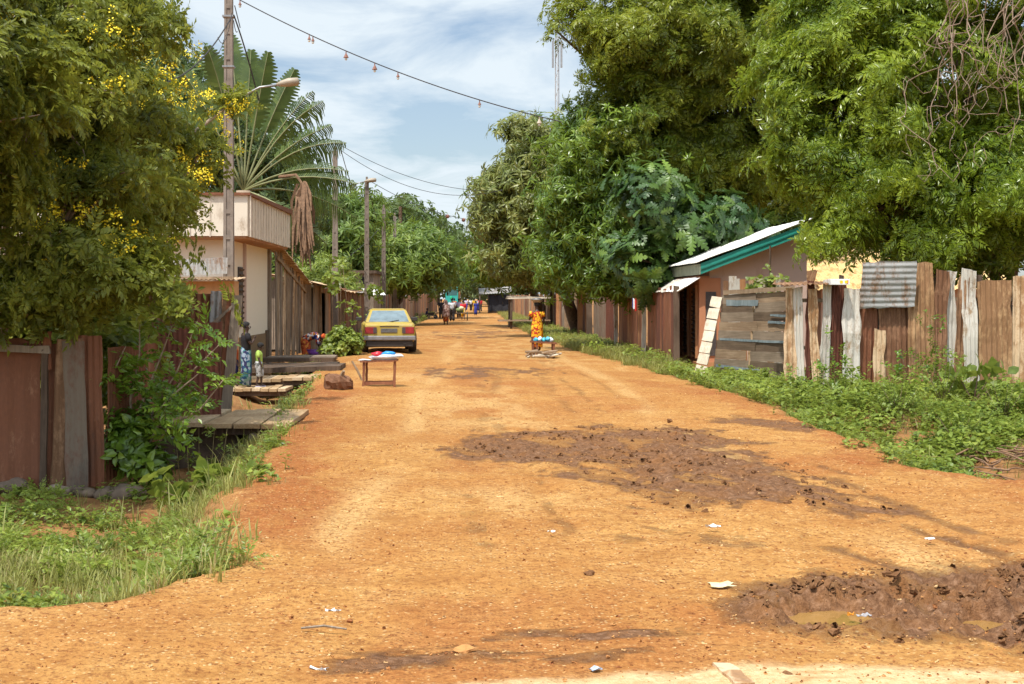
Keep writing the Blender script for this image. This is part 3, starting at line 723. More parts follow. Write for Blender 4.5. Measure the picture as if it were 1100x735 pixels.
# left verge in front
def dL(x, y, tl, tr): return ss(-.1, .7, tl+(pn(x, y, 91, 2.5)-.5)*.5)*ss(.34, .58, pn(x, y, 92))*(1-.95*ss(12.6, 14.0, y+(x+3.4)*.25)*(x < -3.1))*(x > -9)
def dLw(x, y, tl, tr): return ss(.0, .3, tl+(pn(x, y, 94, 2.5)-.5)*.5)*ss(.46, .60, pn(x, y, 93, 1.3))*(1-.7*ss(15.5, 17, y)*(x < -3.6))
V1 = sow('', T_GRASS, 7500, (-9, -1, 6.4, 24), M['grass'], 1, (.7, 1.5), dL)
V2 = sow('', T_TALL, 700, (-9, -1, 7, 20), M['grass'], 2, (.6, 1.2), dL)
V, Q = join2(V1, V2); npart('grass', V, Q, M['grass'], loc=(-3, 12, -.3), kind='stuff', label='sunlit grass sloping into the left roadside ditch', cat='grass')
V, Q = join2(sow('', T_WEED, 2400, (-9, -1, 6.6, 24), M['weed'], 4, (.5, 1.1), dLw), sow('', T_CREEP, 1600, (-8, -1, 7, 18), M['weed'], 5, (.6, 1.2), dLw), sow('', T_FERN, 420, (-8, -1, 7, 18), M['weed'], 21, (.4, 1.), dLw))
npart('ground_cover', V, Q, M['weed'], loc=(-3, 12, -.3), kind='stuff', label='broad-leaved weeds among the grass of the left ditch', cat='weeds')
V, Q = sow('', T_GRASS, 2600, (-9, -1, 6.4, 20), M['straw'], 6, (.7, 1.4), lambda x, y, tl, tr: dL(x, y, tl, tr)*ss(.42, .62, pn(x, y, 99, 1.6)))
npart('dry_grass', V, Q, M['straw'], loc=(-3, 12, -.3), kind='stuff', label='straw-coloured dry grass in the left ditch', cat='grass')
# right mound
def dR(x, y, tl, tr): return ss(-.12, .7, tr+(pn(x, y, 101, 2)-.5)*.7)*ss(.22, .42, pn(x, y, 102, .8))*(1-.8*ss(.5, .62, pn(x, y, 103, .9))*ss(5.8, 6.8, x)*(1-ss(21, 23, y)))*(1-.97*ss(.25, .6, np.exp(-((x-7.2-.25*(y-18.6))/1.0)**2-((y-18.4)/1.4)**2)+(pn(x, y, 104, 2)-.5)*.5))*(y < 34)
V, Q = join2(sow('', T_WEED, 9500, (4, 13, 12.5, 33.5), M['weed'], 7, (.5, 1.5), dR), sow('', T_CREEP, 5000, (4, 13, 12.5, 33.5), M['weed'], 8, (.7, 1.4), dR), sow('', T_FERN, 900, (4, 13, 13, 30), M['weed'], 18, (.5, 1.2), dR), sow('', T_LARGE, 260, (4, 13, 13, 30), M['weed'], 20, (.5, 1.1), dR))
npart('ground_cover', V, Q, M['weed'], loc=(6, 20, 0), kind='stuff', label='thick bright green weeds on the mound below the right fence', cat='weeds')
V, Q = join2(sow('', T_GRASS, 2500, (4, 13, 12.5, 33.5), M['grass'], 9, (.6, 1.2), dR), sow('', T_TALL, 420, (4, 13, 13.5, 30), M['grass'], 19, (.6, 1.15), dR))
npart('grass', V, Q, M['grass'], loc=(6, 20, 0), kind='stuff', label='grass tufts among the weeds of the right mound', cat='grass')
V, Q = sow('', T_GRASS, 900, (5.3, 12, 14, 24), M['straw'], 10, (.7, 1.3), lambda x, y, tl, tr: ss(.1, .4, tr)*ss(.48, .62, pn(x, y, 103, .9)))
npart('dry_grass', V, Q, M['straw'], loc=(6, 20, 0), kind='stuff', label='dry straw on the bare bank of the right mound', cat='grass')
# verges farther off
def dFar(x, y, tl, tr):
    r = ss(0, .3, tr)*(x < 5.3); l = ss(0, .3, tl)*(x > -5.6)*ss(.45, .6, pn(x, y, 111, .7)); return np.where(x > 0, r*ss(.25, .45, pn(x, y, 112, .5)), l)
V, Q = join2(sow('', T_GRASS, 5200, (2, 5.6, 33, 75), M['grass'], 11, (.9, 1.9), dFar), sow('', T_GRASS, 1800, (-5.6, -2, 22, 130), M['grass'], 12, (.8, 1.8), dFar), sow('', T_GRASS, 1500, (1.5, 5.3, 75, 170), M['grass'], 13, (1.3, 2.6), dFar))
npart('grass', V, Q, M['grass'], loc=(3.5, 50, 0), kind='stuff', label='short green grass along the fences down the road', cat='grass')
V, Q = join2(sow('', T_WEED, 900, (-6, -2.2, 22, 48), M['weed'], 14, (.6, 1.2), dFar), sow('', T_WEED, 700, (2, 5.3, 34, 110), M['weed'], 15, (.8, 1.6), dFar), sow('', T_WEED, 350, (-5.4, -3.2, 60, 150), M['weed'], 16, (1.2, 2.4), dFar))
npart('ground_cover', V, Q, M['weed'], loc=(3.5, 50, 0), kind='stuff', label='low weeds along the fences down the road', cat='weeds')
# gravel: loose stones of the laterite
def gravel(n, region, seed, smin, smax, mat, name, lab):
    rs = np.random.RandomState(seed); x = rs.uniform(region[0], region[1], n); y = np.exp(rs.uniform(math.log(region[2]), math.log(region[3]), n))
    z, tl, tr = terr(x, y); k = (tl < .1) & (tr < .1) & (pn(x, y, seed+1, 1.1) > rs.uniform(.2, .7, n)); x, y, z = x[k], y[k], z[k]
    mbs = []
    for s in range(5):
        m = MB(); m.rock((0, 0, .2), (1, .8, .6), s+40, 6, 4, .5); mbs.append(m)
    tm = []
    for m in mbs:
        f = [q if len(q) == 4 else (*q, q[2]) for q in m.f]; tm.append((np.array(m.v), np.array([q for q in f if len(set(q)) == 4])))
    zz = np.array([Hm(a, b) for a, b in zip(x, y)])
    sc = smin+(smax-smin)*rs.rand(len(x))**4
    V, Q = scatter(tm, np.stack((x, y, zz), 1), np.stack((rs.randn(len(x))*.3, rs.randn(len(x))*.3, np.ones(len(x))), 1), rs.rand(len(x))*6.28, sc)
    npart(name, V, Q, mat, loc=(0, 12, 0), kind='stuff', label=lab, cat='gravel')
t = NT('laterite stone'); t.set(t.ramp(t.n('ShaderNodeNewGeometry').outputs['Random Per Island'], [(0, (.24, .085, .03)), (.4, (.38, .16, .05)), (.75, (.52, .26, .09)), (1, (.68, .46, .22))]), .85, 0, .25); M['stone'] = t.m
gravel(26000, (-4, 7, 5.7, 26), 61, .004, .013, M['stone'], 'gravel', 'small red and tan laterite stones loose on the road')
gravel(420, (-4, 7, 5.8, 40), 64, .010, .030, M['stone'], 'gravel', 'larger red laterite lumps scattered on the road')
# clods in the mud
def clods(n, poly, seed):
    rs = np.random.RandomState(seed); px = np.array(poly); x = rs.uniform(px[:, 0].min(), px[:, 0].max(), n); y = rs.uniform(px[:, 1].min(), px[:, 1].max(), n)
    k = (sdf_poly(x, y, poly) > .1) & (fbm(x*2, y*2, 3, seed) > rs.uniform(.38, .62, n)) & (x < 7); return x[k], y[k]
x1, y1 = clods(5000, MUD2, 66); x2, y2 = clods(2600, MUD1, 67); x = np.concatenate((x1, x2)); y = np.concatenate((y1, y2))
wet = np.zeros(len(x), bool)
for (px_, py_, rx_, ry_, dp_) in PUD: wet |= ((x-px_)/rx_/1.2)**2+((y-py_)/ry_/1.2)**2 < 1
x, y = x[~wet], y[~wet]
m_ = []
for s in range(4):
    m = MB(); m.rock((0, 0, .1), (1, .85, .6), s+70, 8, 6, .7); m_.append((np.array(m.v), np.array([q for q in [f if len(f) == 4 else (*f, f[2]) for f in m.f] if len(set(q)) == 4])))
rs = np.random.RandomState(8)
V, Q = scatter(m_, np.stack((x, y, [Hm(a, b) for a, b in zip(x, y)]), 1), np.stack((rs.randn(len(x))*.4, rs.randn(len(x))*.4, np.ones(len(x))), 1), rs.rand(len(x))*6.28, .006+.034*rs.rand(len(x))**4)
t = NT('mud clod'); t.set(t.ramp(t.noise(30, 5, .65), [(.3, (.10, .045, .018)), (.7, (.24, .12, .055))]), .9, 0, .1); M['mud'] = t.m
npart('mud_clods', V, Q, M['mud'], loc=(2, 9, 0), kind='stuff', label='dark churned mud clods around the puddles', cat='mud')

# ------------------------------------------------------------------ building materials
M['rust'] = m_sheet('rusty tin', (.30, .145, .075), (.24, .085, .035), (.09, .045, .028), .8, .1, .75)
M['rustred'] = m_sheet('dark red rusty tin', (.20, .060, .032), (.15, .045, .022), (.05, .024, .016), .7, .1, .75)
M['rustbrown'] = m_sheet('brown rusty tin', (.33, .185, .095), (.24, .115, .05), (.09, .048, .028), .6, .05, .75)
M['tan'] = m_sheet('tan weathered tin', (.60, .43, .26), (.44, .235, .10), (.20, .11, .06), .45, .05, .75)
M['pale'] = m_sheet('pale zinc sheet', (.60, .55, .47), (.42, .27, .14), (.24, .19, .15), .30, .25, .55)
M['zinc'] = m_sheet('grey zinc sheet', (.34, .33, .31), (.28, .16, .09), (.14, .12, .10), .40, .1, .65)
M['darkzinc'] = m_sheet('dull grey zinc sheet', (.17, .125, .085), (.20, .10, .06), (.07, .055, .04), .4, .0, .8)
M['whiteroof'] = m_sheet('off-white roofing', (.80, .78, .72), (.55, .42, .28), (.50, .44, .36), .18, .1, .5)  # off-white roofing sheet
M['yellowroof'] = m_sheet('ochre tin roofing', (.74, .50, .22), (.56, .30, .11), (.40, .24, .12), .35, .1, .6)
M['wood'] = m_wood('weathered board', (.30, .20, .12), (.48, .36, .24))
M['woodgrey'] = m_wood('grey weathered board', (.25, .19, .135), (.40, .32, .24))
M['wooddark'] = m_wood('dark board', (.10, .065, .042), (.18, .12, .08))
M['woodpale'] = m_wood('pale board', (.62, .52, .38), (.78, .70, .55))
M['woodred'] = m_wood('red brown board', (.24, .085, .042), (.34, .15, .075))
M['woodorange'] = m_wood('orange brown board', (.44, .20, .085), (.56, .30, .14))
M['bwood'] = m_wood('warm tan bridge board', (.40, .25, .12), (.56, .40, .23), (9, .6, 9))  # warm tan plank colour
M['bwood2'] = m_wood('pale bridge board', (.52, .36, .20), (.68, .53, .35), (9, .6, 9))
M['hgrey'] = m_wood('grey level board', (.25, .185, .125), (.40, .31, .22), (.6, 9, 9))
M['hbrown'] = m_wood('brown level board', (.30, .20, .12), (.46, .34, .22), (.6, 9, 9))
M['hdark'] = m_wood('dark level board', (.14, .095, .06), (.24, .17, .11), (.6, 9, 9))
M['rustochre'] = m_sheet('ochre brown rusty tin', (.45, .27, .13), (.34, .175, .075), (.15, .08, .045), .6, .05, .75)
M['rustdark'] = m_sheet('deep brown rusty tin', (.26, .13, .065), (.20, .085, .035), (.08, .04, .024), .6, .05, .8)
M['bluegrey'] = m_wood('faded blue board', (.20, .25, .26), (.36, .40, .40))
M['cream'] = m_plaster('cream render', (.84, .75, .60), (.60, .40, .22), .32)
M['pinkwall'] = m_plaster('pinkish render', (.54, .39, .32), (.38, .24, .18), .45)
M['orangewall'] = m_plaster('orange painted wall', (.50, .22, .115), (.36, .16, .09), .45)
M['dado'] = m_plaster('brown plinth paint', (.26, .17, .09), (.12, .07, .04), .5)
M['parapet'] = m_sheet('pale beige cladding', (.66, .57, .45), (.50, .36, .24), (.36, .27, .19), .22, 0, .7)
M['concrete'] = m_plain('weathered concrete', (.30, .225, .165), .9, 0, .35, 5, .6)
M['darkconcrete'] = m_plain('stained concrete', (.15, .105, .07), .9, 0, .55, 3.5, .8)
M['poleconc'] = m_plain('pole concrete', (.21, .165, .13), .9, 0, .25, 5, .4)
M['green'] = m_plain('green fascia paint', (.022, .25, .19), .5, 0, .2, 4, .1)
M['green_shade'] = m_plain('green fascia with painted shade', (.20, .22, .15), .6, 0, .3, 4, .1)  # shade on the road-side fascia put into its colour as grey
M['painted_dark'] = m_plain('painted indoor shade', (.012, .009, .007), .95, 0, .1, 3, 0)  # near-black colour painted in for the shade of openings
M['louver'] = m_plain('dark louvre', (.07, .055, .05), .6, 0, .4, 12, .2)
M['wire'] = m_plain('black cable', (.035, .03, .028), .6, 0, .1, 5, 0)
M['steel'] = m_plain('grey steel', (.30, .29, .28), .45, .6, .2, 6, .1)
M['lampcover'] = m_plain('lamp cover', (.36, .29, .21), .5, 0, .2, 6, 0)
UP = np.array((0, 0, 1.))

# ------------------------------------------------------------------ left front fence (y = 17)
f = thing('tin_fence', 'dark rusty tin fence in the shade of the yellow-flowered tree', 'fence', (-5.2, 17, -.6))
zt = 1.2
MB().sheet((-6.15, 17, -.60), (1, 0, 0), UP, 1.02, 1.86, .19, .008, seed=1, bow=.03).build('metal_sheet', M['rust'], f, label='broad reddish brown sheet')
MB().sheet((-7.05, 16.98, -.60), (1, 0, 0), UP, .95, 1.85, .076, .009, seed=2, bow=.03).build('metal_sheet', M['rust'], f)
MB().sheet((-7.95, 17, -.60), (1, 0, 0), UP, .95, 1.8, .076, .009, seed=3, bow=.03).build('metal_sheet', M['rust'], f)
MB().plank((-6.2, 16.93, 1.17), (-5.0, 16.93, 1.13), .09, .05, (0, 1, 0), 4).build('rail', M['woodgrey'], f)
MB().plank((-5.09, 16.94, -.80), (-5.06, 16.94, 1.14), .075, .06, (0, 1, 0), 5).build('post', M['wooddark'], f)
MB().plank((-5.045, 16.97, .9), (-5.05, 16.97, 1.35), .1, .05, (0, 1, 0), 15).build('post', M['woodred'], f)
MB().sheet((-5.02, 16.98, -.57), (1, 0, 0), (.05, 0, 1), .32, 1.84, .11, .012, seed=6, bow=.05).build('metal_sheet', M['rustbrown'], f)
MB().sheet((-4.80, 16.93, -.57), (1, 0, 0), (-.03, 0, 1), .26, 1.80, .13, .014, seed=7, bow=.04).build('metal_sheet', M['darkzinc'], f, label='greyish narrow sheet')
MB().sheet((-4.70, 17.02, -.50), (1, 0, 0), (-.02, 0, 1), .33, 1.80, .076, .010, seed=8, bow=.05).build('metal_sheet', M['rust'], f)
MB().sheet((-4.36, 17.1, -.45), (.25, 1, 0), UP, 1.0, 1.6, .076, .009, seed=9, bow=.04).build('metal_sheet', M['rust'], f)
MB().sheet((-5.13, 17.06, -.5), (1, 0, 0), UP, .2, 1.7, .076, .009, seed=12, bow=.02).build('metal_sheet', M['rust'], f)
MB().sheet((-4.20, 18.2, -.40), (.0, 1, 0), UP, 1.0, 1.55, .076, .009, seed=10, bow=.04).build('metal_sheet', M['rust'], f)
MB().sheet((-4.45, 20.2, -.35), (1, .5, 0), UP, .95, 1.75, .076, .009, seed=11, bow=.04).build('metal_sheet', M['rustred'], f)
for i, (px, py, r, lab) in enumerate(((60, 546, .13, 'flat grey stone below the post of the rusty fence'), (14, 541, .15, 'rounded grey stone at the left end of the rusty fence'), (92, 541, .11, 'dark stone wedged under the narrow grey sheet'), (135, 520, .17, 'brown rock leaning below the dark shrub'), (112, 528, .12, 'small lit stone beside the fence corner'))):
    x, y = P(px, py, 16.6)[:2]; z = H(x, y)
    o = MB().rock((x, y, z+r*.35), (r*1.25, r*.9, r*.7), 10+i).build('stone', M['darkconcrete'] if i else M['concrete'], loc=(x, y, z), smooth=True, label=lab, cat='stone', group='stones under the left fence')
# ------------------------------------------------------------------ culvert wall and plank bridges
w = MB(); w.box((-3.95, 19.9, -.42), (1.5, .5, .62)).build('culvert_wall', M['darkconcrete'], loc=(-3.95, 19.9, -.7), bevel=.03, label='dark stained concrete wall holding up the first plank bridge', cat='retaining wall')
w = MB(); w.box((-2.82, 19.5, -.32), (.42, .35, .46), .1).build('concrete_block', M['concrete'], loc=(-2.82, 19.5, -.5), bevel=.04, label='pale concrete block carrying the road end of the first bridge', cat='block')
def bridge(label, x0, x1, y0, y1, z0, z1, nb, mats, th, seed, across=True):
    t = thing('plank_bridge', label, 'plank bridge', ((x0+x1)/2, (y0+y1)/2, min(z0, z1)-.1), group='plank bridges over the left ditch')
    rs = np.random.RandomState(seed)
    for i in range(nb):
        k0, k1 = i/nb, (i+1)/nb; m = mats[i % len(mats)]
        if across:
            xa = x0+(x1-x0)*(k0+k1)/2; z = z0+(z1-z0)*(k0+k1)/2
            MB().plank((xa, y0+jit(rs, .08), z+jit(rs, .01)), (xa+jit(rs, .04), y1+jit(rs, .08), z+jit(rs, .01)), (x1-x0)/nb-.02, th, (0, 0, 1), seed+i).build('plank', M[m], t)
        else:
            ya = y0+(y1-y0)*(k0+k1)/2; 
            MB().plank((x0+jit(rs, .15), ya, z0+jit(rs, .015)), (x1+jit(rs, .15), ya, z1+jit(rs, .015)), (y1-y0)/nb-.03, th, (0, 0, 1), seed+i, 8).build('plank', M[m], t)
    if across:
        for ya in (y0+.15, (y0+y1)/2, y1-.15):
            MB().beam((x0, ya, z0-th/2-.055), (x1, ya, z1-th/2-.055), .1, .10).build('joist', M['wooddark'], t)
    return t
bridge('wide pale plank bridge from the road to the tin gate', -4.35, -2.45, 19.25, 21.7, .03, .015, 5, ['bwood', 'bwood2', 'bwood', 'bwood'], .06, 31)
bridge('narrow bridge of pale boards with the girl and the boy on it', -5.35, -3.9, 30.1, 31.2, -.20, -.20, 8, ['bwood', 'bwood2', 'bwood'], .06, 41)
bridge('pale board bridge just beyond the boy', -5.15, -3.3, 31.9, 33.4, -.12, -.06, 8, ['bwood', 'bwood', 'bwood2'], .07, 51)
bridge('bridge of long dark planks between the boy and the car', -5.5, -3.25, 34.2, 36.6, .0, .05, 3, ['wooddark'], .12, 61, False)
bridge('farthest dark plank bridge below the board fence', -5.6, -3.7, 37.6, 39.6, .10, .12, 3, ['wooddark', 'woodgrey'], .10, 71, False)
# ------------------------------------------------------------------ tin gate
g = thing('tin_gate', 'corrugated tin gate with grey and brown strips at the first bridge', 'gate', (-4.1, 22.3, 0))
MB().sheet((-5.1, 22.42, -.1), (1, 0, 0), UP, .80, 1.95, .076, .010, seed=20, bow=.03).build('metal_sheet', M['rustbrown'], g)
MB().sheet((-4.5, 22.32, 0), (1, 0, 0), UP, .43, 1.82, .10, .014, seed=21, bow=.03).build('metal_sheet', M['rust'], g, label='dark rust red sheet')
MB().sheet((-4.14, 22.26, 0), (1, 0, 0), (.04, 0, 1), .19, 1.85, .10, .016, seed=22, bow=.02).build('metal_sheet', M['zinc'], g, label='grey zinc strip')
for i, (xa, xb, mt) in enumerate(((-3.97, -3.87, 'rustbrown'), (-3.90, -3.79, 'woodred'), (-3.82, -3.66, 'woodgrey'))):
    MB().plank((xa+.02, 22.2-i*.03, -.02), ((xa+xb)/2+.12, 22.2-i*.03, 1.84-.03*i), xb-xa, .03, (0, 1, 0), 23+i).build('slat', M[mt], g)
MB().plank((-4.0, 22.14, 1.35), (-3.7, 22.12, 1.62), .04, .025, (0, 1, 0), 27).build('brace', M['woodgrey'], g)
# ------------------------------------------------------------------ lean-to behind the gate
h = thing('lean_to', 'rust-stained lean-to with a sagging tin roof behind the gate', 'shed', (-6.5, 31.5, -.2))
MB().bx(-9.2, -5.22, 31.5, 32.1, -.3, 2.12).build('wall', m_plaster('rust stained wall', (.55, .33, .17), (.26, .10, .045), .7), h)
for k in range(5):
    MB().sheet((-9.3+k*.83, 31.0, 2.20-.015*k+.05*(k == 1)), (1, 0, .02), (0, 1, .03), .88, 1.5, .10, .016, seed=30+k, bow=.03, jag=.03).build('roof_sheet', M[['tan', 'rustbrown', 'tan', 'woodpale', 'tan'][k]], h)
MB().plank((-9.2, 31.05, 2.12), (-5.15, 31.05, 2.17), .10, .05, (0, 1, 0), 33).build('eaves_board', M['wood'], h)
MB().sheet((-7.0, 32.2, 2.25), (1, 0, .03), UP, 1.5, .36, .10, .012, seed=34).build('metal_sheet', M['zinc'], h)
# ------------------------------------------------------------------ cream house
h = thing('house', 'cream house with a pale beige parapet behind the utility pole', 'house', (-8, 38, -.3))
MB().bx(-12, -6.0, 35.2, 42.3, -.4, 3.4).build('wall', M['cream'], h)
MB().bx(-12.02, -5.975, 35.9, 42.32, -.41, .72).build('plinth', M['dado'], h)
pm = MB(); pm.bx(-12.4, -5.4, 34.5, 42.6, 3.25, 4.24); pm.build('parapet', M['parapet'], h)
r_ = MB()
for k in range(15): r_.bx(-12.2+k*.49, -12.2+k*.49+.03, 34.48, 34.5, 3.23, 4.24)
for k in range(17): r_.bx(-5.4, -5.382, 34.7+k*.49, 34.73+k*.49, 3.23, 4.24)
r_.build('cladding_strips', m_plain('cladding strip', (.54, .45, .35), .7), h)
MB().hexa([(-12.45, 34.42, 4.24), (-5.32, 34.42, 4.24), (-5.32, 42.65, 4.24), (-12.45, 42.65, 4.24), (-12.45, 34.42, 4.30), (-5.32, 34.42, 4.30), (-5.32, 42.65, 4.38), (-12.45, 42.65, 4.38)]).build('roof', M['rust'], h)
MB().bx(-12.35, -5.45, 34.55, 42.5, 3.19, 3.25).build('soffit', M['woodorange'], h)
wd = MB().bx(-6.0, -5.96, 36.7, 37.35, 1.0, 2.55).build('window', M['louver'], h); wl = MB()
for k in range(11): wl.box((-5.945, 37.02, 1.08+k*.14), (.05, .58, .05), rot=Rxyz(0, .5, 0))
wl.build('louvres', M['wooddark'], wd)
MB().bx(-6.0, -5.93, 37.55, 37.72, -.3, 3.2).build('pilaster', M['pinkwall'], h)
MB().bx(-6.02, -5.93, 42.1, 42.5, -.3, 3.2).build('corner_post', M['woodgrey'], h)
MB().bx(-5.99, -5.955, 41.6, 42.08, -.3, .8).build('corner_board', M['wooddark'], h)
# ------------------------------------------------------------------ tall board fence
h = thing('board_fence', 'tall fence of uneven grey boards beside the cream house', 'fence', (-5.85, 46, 0)); rs = np.random.RandomState(2)
mats = ['woodgrey', 'wood', 'wood', 'woodgrey', 'wooddark', 'wood', 'tan']
y = 42.75; i = 0
while y < 50.4:
    wd_ = rs.uniform(.22, .40); k = (y-42.7)/7.7; top = 3.25-1.0*k+rs.uniform(-.12, .12)
    MB().plank((-5.85+rs.uniform(-.05, .05), y+wd_/2, -.15), (-5.85+rs.uniform(-.06, .06), y+wd_/2+rs.uniform(-.04, .04), top), wd_*.94, .03, (1, 0, 0), 200+i).build('board', M[mats[i % 7]], h); y += wd_; i += 1
MB().plank((-5.79, 42.8, 2.95), (-5.79, 50.2, 1.95), .10, .05, (1, 0, 0), 230, 10).build('rail', M['wood'], h)
for k in range(5):
    y0 = 42.9+k*1.5
    MB().sheet((-6.1, y0, 3.28-.2*k), (0, 1, -.13), (1, 0, -.12), 1.55, .5, .10, .014, seed=240+k, jag=.04).build('capping_sheet', M['tan'], h)
# ------------------------------------------------------------------ shacks
h = thing('shack', 'low board shack with a dark open doorway and patched roof', 'shack', (-6.2, 55, 0)); rs = np.random.RandomState(12)
def board_wall(h, p, q, z0, z1, mats, seed, gaps=(), w=(.2, .34), slope=0, nrm=None, name='board', wob=.06):
    rs = np.random.RandomState(seed); p = np.asarray(p, float); q = np.asarray(q, float); L = np.linalg.norm(q-p); t = (q-p)/L; s = 0; i = 0
    nr = np.array((t[1], -t[0], 0)) if nrm is None else nrm
    while s < L-.05:
        ww = min(rs.uniform(*w), L-s); c = s+ww/2
        a, b = z0, z1+slope*c/L+rs.uniform(-.08, .08)
        for (g0, g1, gz) in gaps:
            if g0 < c < g1: a = gz
        if a < b-.05:
            u = p+t*c; MB().plank((u[0], u[1], a), (u[0]+rs.uniform(-wob, wob)*t[0], u[1]+rs.uniform(-wob, wob)*t[1], b), ww*.96, .028, nr, seed*10+i).build(name, M[mats[rs.randint(len(mats))]], h)
        s += ww; i += 1
board_wall(h, (-5.55, 50.7), (-5.55, 60), -.1, 2.2, ['wood', 'woodgrey', 'woodorange', 'rustbrown'], 13, [(1.3, 3.6, 1.95)], slope=-.1)
board_wall(h, (-7.5, 50.7), (-5.55, 50.7), -.1, 2.4, ['woodgrey', 'wood'], 14)
MB().bx(-7.4, -5.9, 51.0, 59.8, -.1, 2.1).build('interior', M['painted_dark'], h)  # solid near-black block standing for the shade inside
for k in range(7):
    MB().sheet((-7.8, 50.3+k*1.42, 2.70-.03*k+(k % 2)*.02), (0, 1, 0), (1, 0, -.18), 1.5, 2.75, .10, .016, seed=260+k, jag=.06, bow=.05).build('roof_sheet', M[['tan', 'woodpale', 'rustbrown', 'pale', 'tan', 'rust', 'tan'][k]], h)
MB().plank((-5.45, 52.0, -.1), (-5.5, 52.05, 2.2), .12, .1, (1, 0, 0), 270).build('post', M['wood'], h)
MB().plank((-5.2, 53.9, -.1), (-5.25, 54.0, 2.2), .12, .1, (1, 0, 0), 271).build('post', M['woodgrey'], h)
h = thing('shack', 'patched brown shack with a flat upper storey of boards', 'shack', (-6.2, 66, 0))
board_wall(h, (-5.3, 60.6), (-5.3, 72), -.1, 2.0, ['wooddark', 'wood', 'rustbrown', 'woodred'], 15)
board_wall(h, (-7.6, 60.6), (-5.3, 60.6), -.1, 2.1, ['woodgrey', 'wood'], 16)
MB().bx(-7.5, -5.4, 60.8, 71.8, -.1, 1.9).build('interior', M['painted_dark'], h)  # solid near-black block in place of indoor shade
for k in range(5): MB().sheet((-7.9, 60.2+k*2.4, 2.35+(k % 2)*.03), (0, 1, 0), (1, 0, -.12), 2.5, 2.95, .12, .018, seed=280+k, jag=.07, bow=.06).build('roof_sheet', M[['tan', 'rustbrown', 'pale', 'tan', 'rust'][k]], h)
MB().bx(-6.9, -4.95, 73, 79, -.1, 3.0).build('upper_room', M['woodgrey'], h); MB().bx(-7.1, -4.8, 72.8, 79.2, 3.0, 3.15).build('flat_roof', M['wooddark'], h)
wn = MB().bx(-5.6, -5.2, 72.96, 73.0, 2.2, 2.8).build('window', M['painted_dark'], h); MB().bx(-5.66, -5.14, 72.94, 72.97, 2.13, 2.2).build('sill', M['wood'], wn)
MB().sheet((-5.6, 72, 2.25), (1, 0, 0), (.2, -.7, -.25), 1.1, 1.1, .12, .016, seed=299).build('awning', M['whiteroof'], h)
# far left fences
h = thing('board_fence', 'long brown board fence beyond the car on the left side', 'fence', (-4.7, 100, 0))
board_wall(h, (-4.95, 80), (-4.7, 104), -.1, 1.9, ['wood', 'wooddark', 'woodred', 'woodgrey', 'rustbrown'], 17, w=(.5, 1.1))
h = thing('board_fence', 'faint reddish tin fence near the end of the road on the left', 'fence', (-4.6, 140, 0))
board_wall(h, (-4.75, 106), (-4.4, 190), -.1, 2.1, ['rust', 'wood', 'rustbrown', 'woodorange'], 18, w=(1.2, 2.4))
# ------------------------------------------------------------------ right front fence (y = 27)
h = thing('tin_fence', 'patchwork fence of brown, white and dark red tin on the green mound', 'fence', (7.8, 27, .3))
FS = [(843, 860, 310, 420, 'tan', .076, .0), (856, 866, 305, 422, 'pale', .05, -.03), (864, 873, 305, 418, 'rustred', .06, .02), (872, 882, 306, 418, 'tan', .06, -.02), (880, 891, 305, 418, 'pale', .06, .01), (888, 907, 304, 420, 'rustred', .05, .02),
      (904, 924, 308, 418, 'pale', .11, -.04), (922, 943, 328, 420, 'rust', .08, .05), (939, 952, 355, 418, 'tan', .07, -.02), (945, 977, 325, 420, 'rustdark', .076, .03), (976, 1006, 287, 420, 'rustochre', .076, .0), (1003, 1017, 292, 420, 'rustdark', .07, -.04),
      (1014, 1027, 288, 420, 'pale', .08, .03), (1024, 1039, 293, 420, 'rustbrown', .06, .0), (1036, 1053, 290, 420, 'pale', .07, -.03), (1052, 1089, 296, 425, 'rustochre', .08, .02), (1086, 1110, 292, 425, 'tan', .08, .04), (1106, 1150, 290, 425, 'rustdark', .08, .0), (1148, 1200, 292, 425, 'rustbrown', .08, .02)]
for i, (a, b, top, bot, mt, pit, dy) in enumerate(FS):
    rj = np.random.RandomState(900+i); top = top+rj.uniform(-5, 7); p = P(a, bot, 27+dy*1.6); q_ = P(b-rj.uniform(0, 1.5), top, 27+dy*1.6)
    MB().sheet(p, (1, 0, 0), (rj.uniform(-.035, .035), 0, 1), q_[0]-p[0], q_[2]-p[2], pit*1.25, .019, seed=300+i, bow=.06, jag=.04, top=.05*math.sin(i*2.1)).build('metal_sheet', M[mt], h)
p = P(924, 331, 26.86)
MB().sheet(p, (1, 0, .01), (.02, -.10, 1), 1.02, .88, .11, .008, along='u', seed=330, bow=.04, jag=.04).build('metal_sheet', M['zinc'], h, label='grey sheet nailed on top with its ribs lying flat')
p = P(838, 307, 26.7); MB().sheet(p, (1, .03, .02), (0, 1, .10), 1.15, .6, .10, .016, seed=331, bow=.03, jag=.05).build('capping_sheet', M['rustbrown'], h)
for k, a in enumerate((903, 944, 1013, 1051, 1108)):
    c = P(a, 425, 27.12); MB().plank(c, c+np.array((jit(random, .0) if False else .02, 0, 2.3)), .08, .06, (0, 1, 0), 340+k).build('post', M['wooddark'], h)
for k, z in enumerate((.8, 1.7)): MB().plank((6.0, 27.12, z), (11.8, 27.12, z+.03), .07, .05, (0, 1, 0), 346+k, 12).build('rail', M['wood'], h)
c = P(901, 303, 26.75); t = thing('carton', 'small white carton with yellow and red dots on the right fence', 'carton', (c[0], c[1], c[2]-.07))
MB().box((c[0], c[1], c[2]), (.36, .22, .11)).build('box', m_plain('white card', (.75, .72, .66), .6), t, bevel=.006)
mm = MB(); 
for k in range(2): mm.tube([(c[0]+.02+k*.09, c[1]-.112, c[2]), (c[0]+.02+k*.09, c[1]-.116, c[2])], .03, 12)
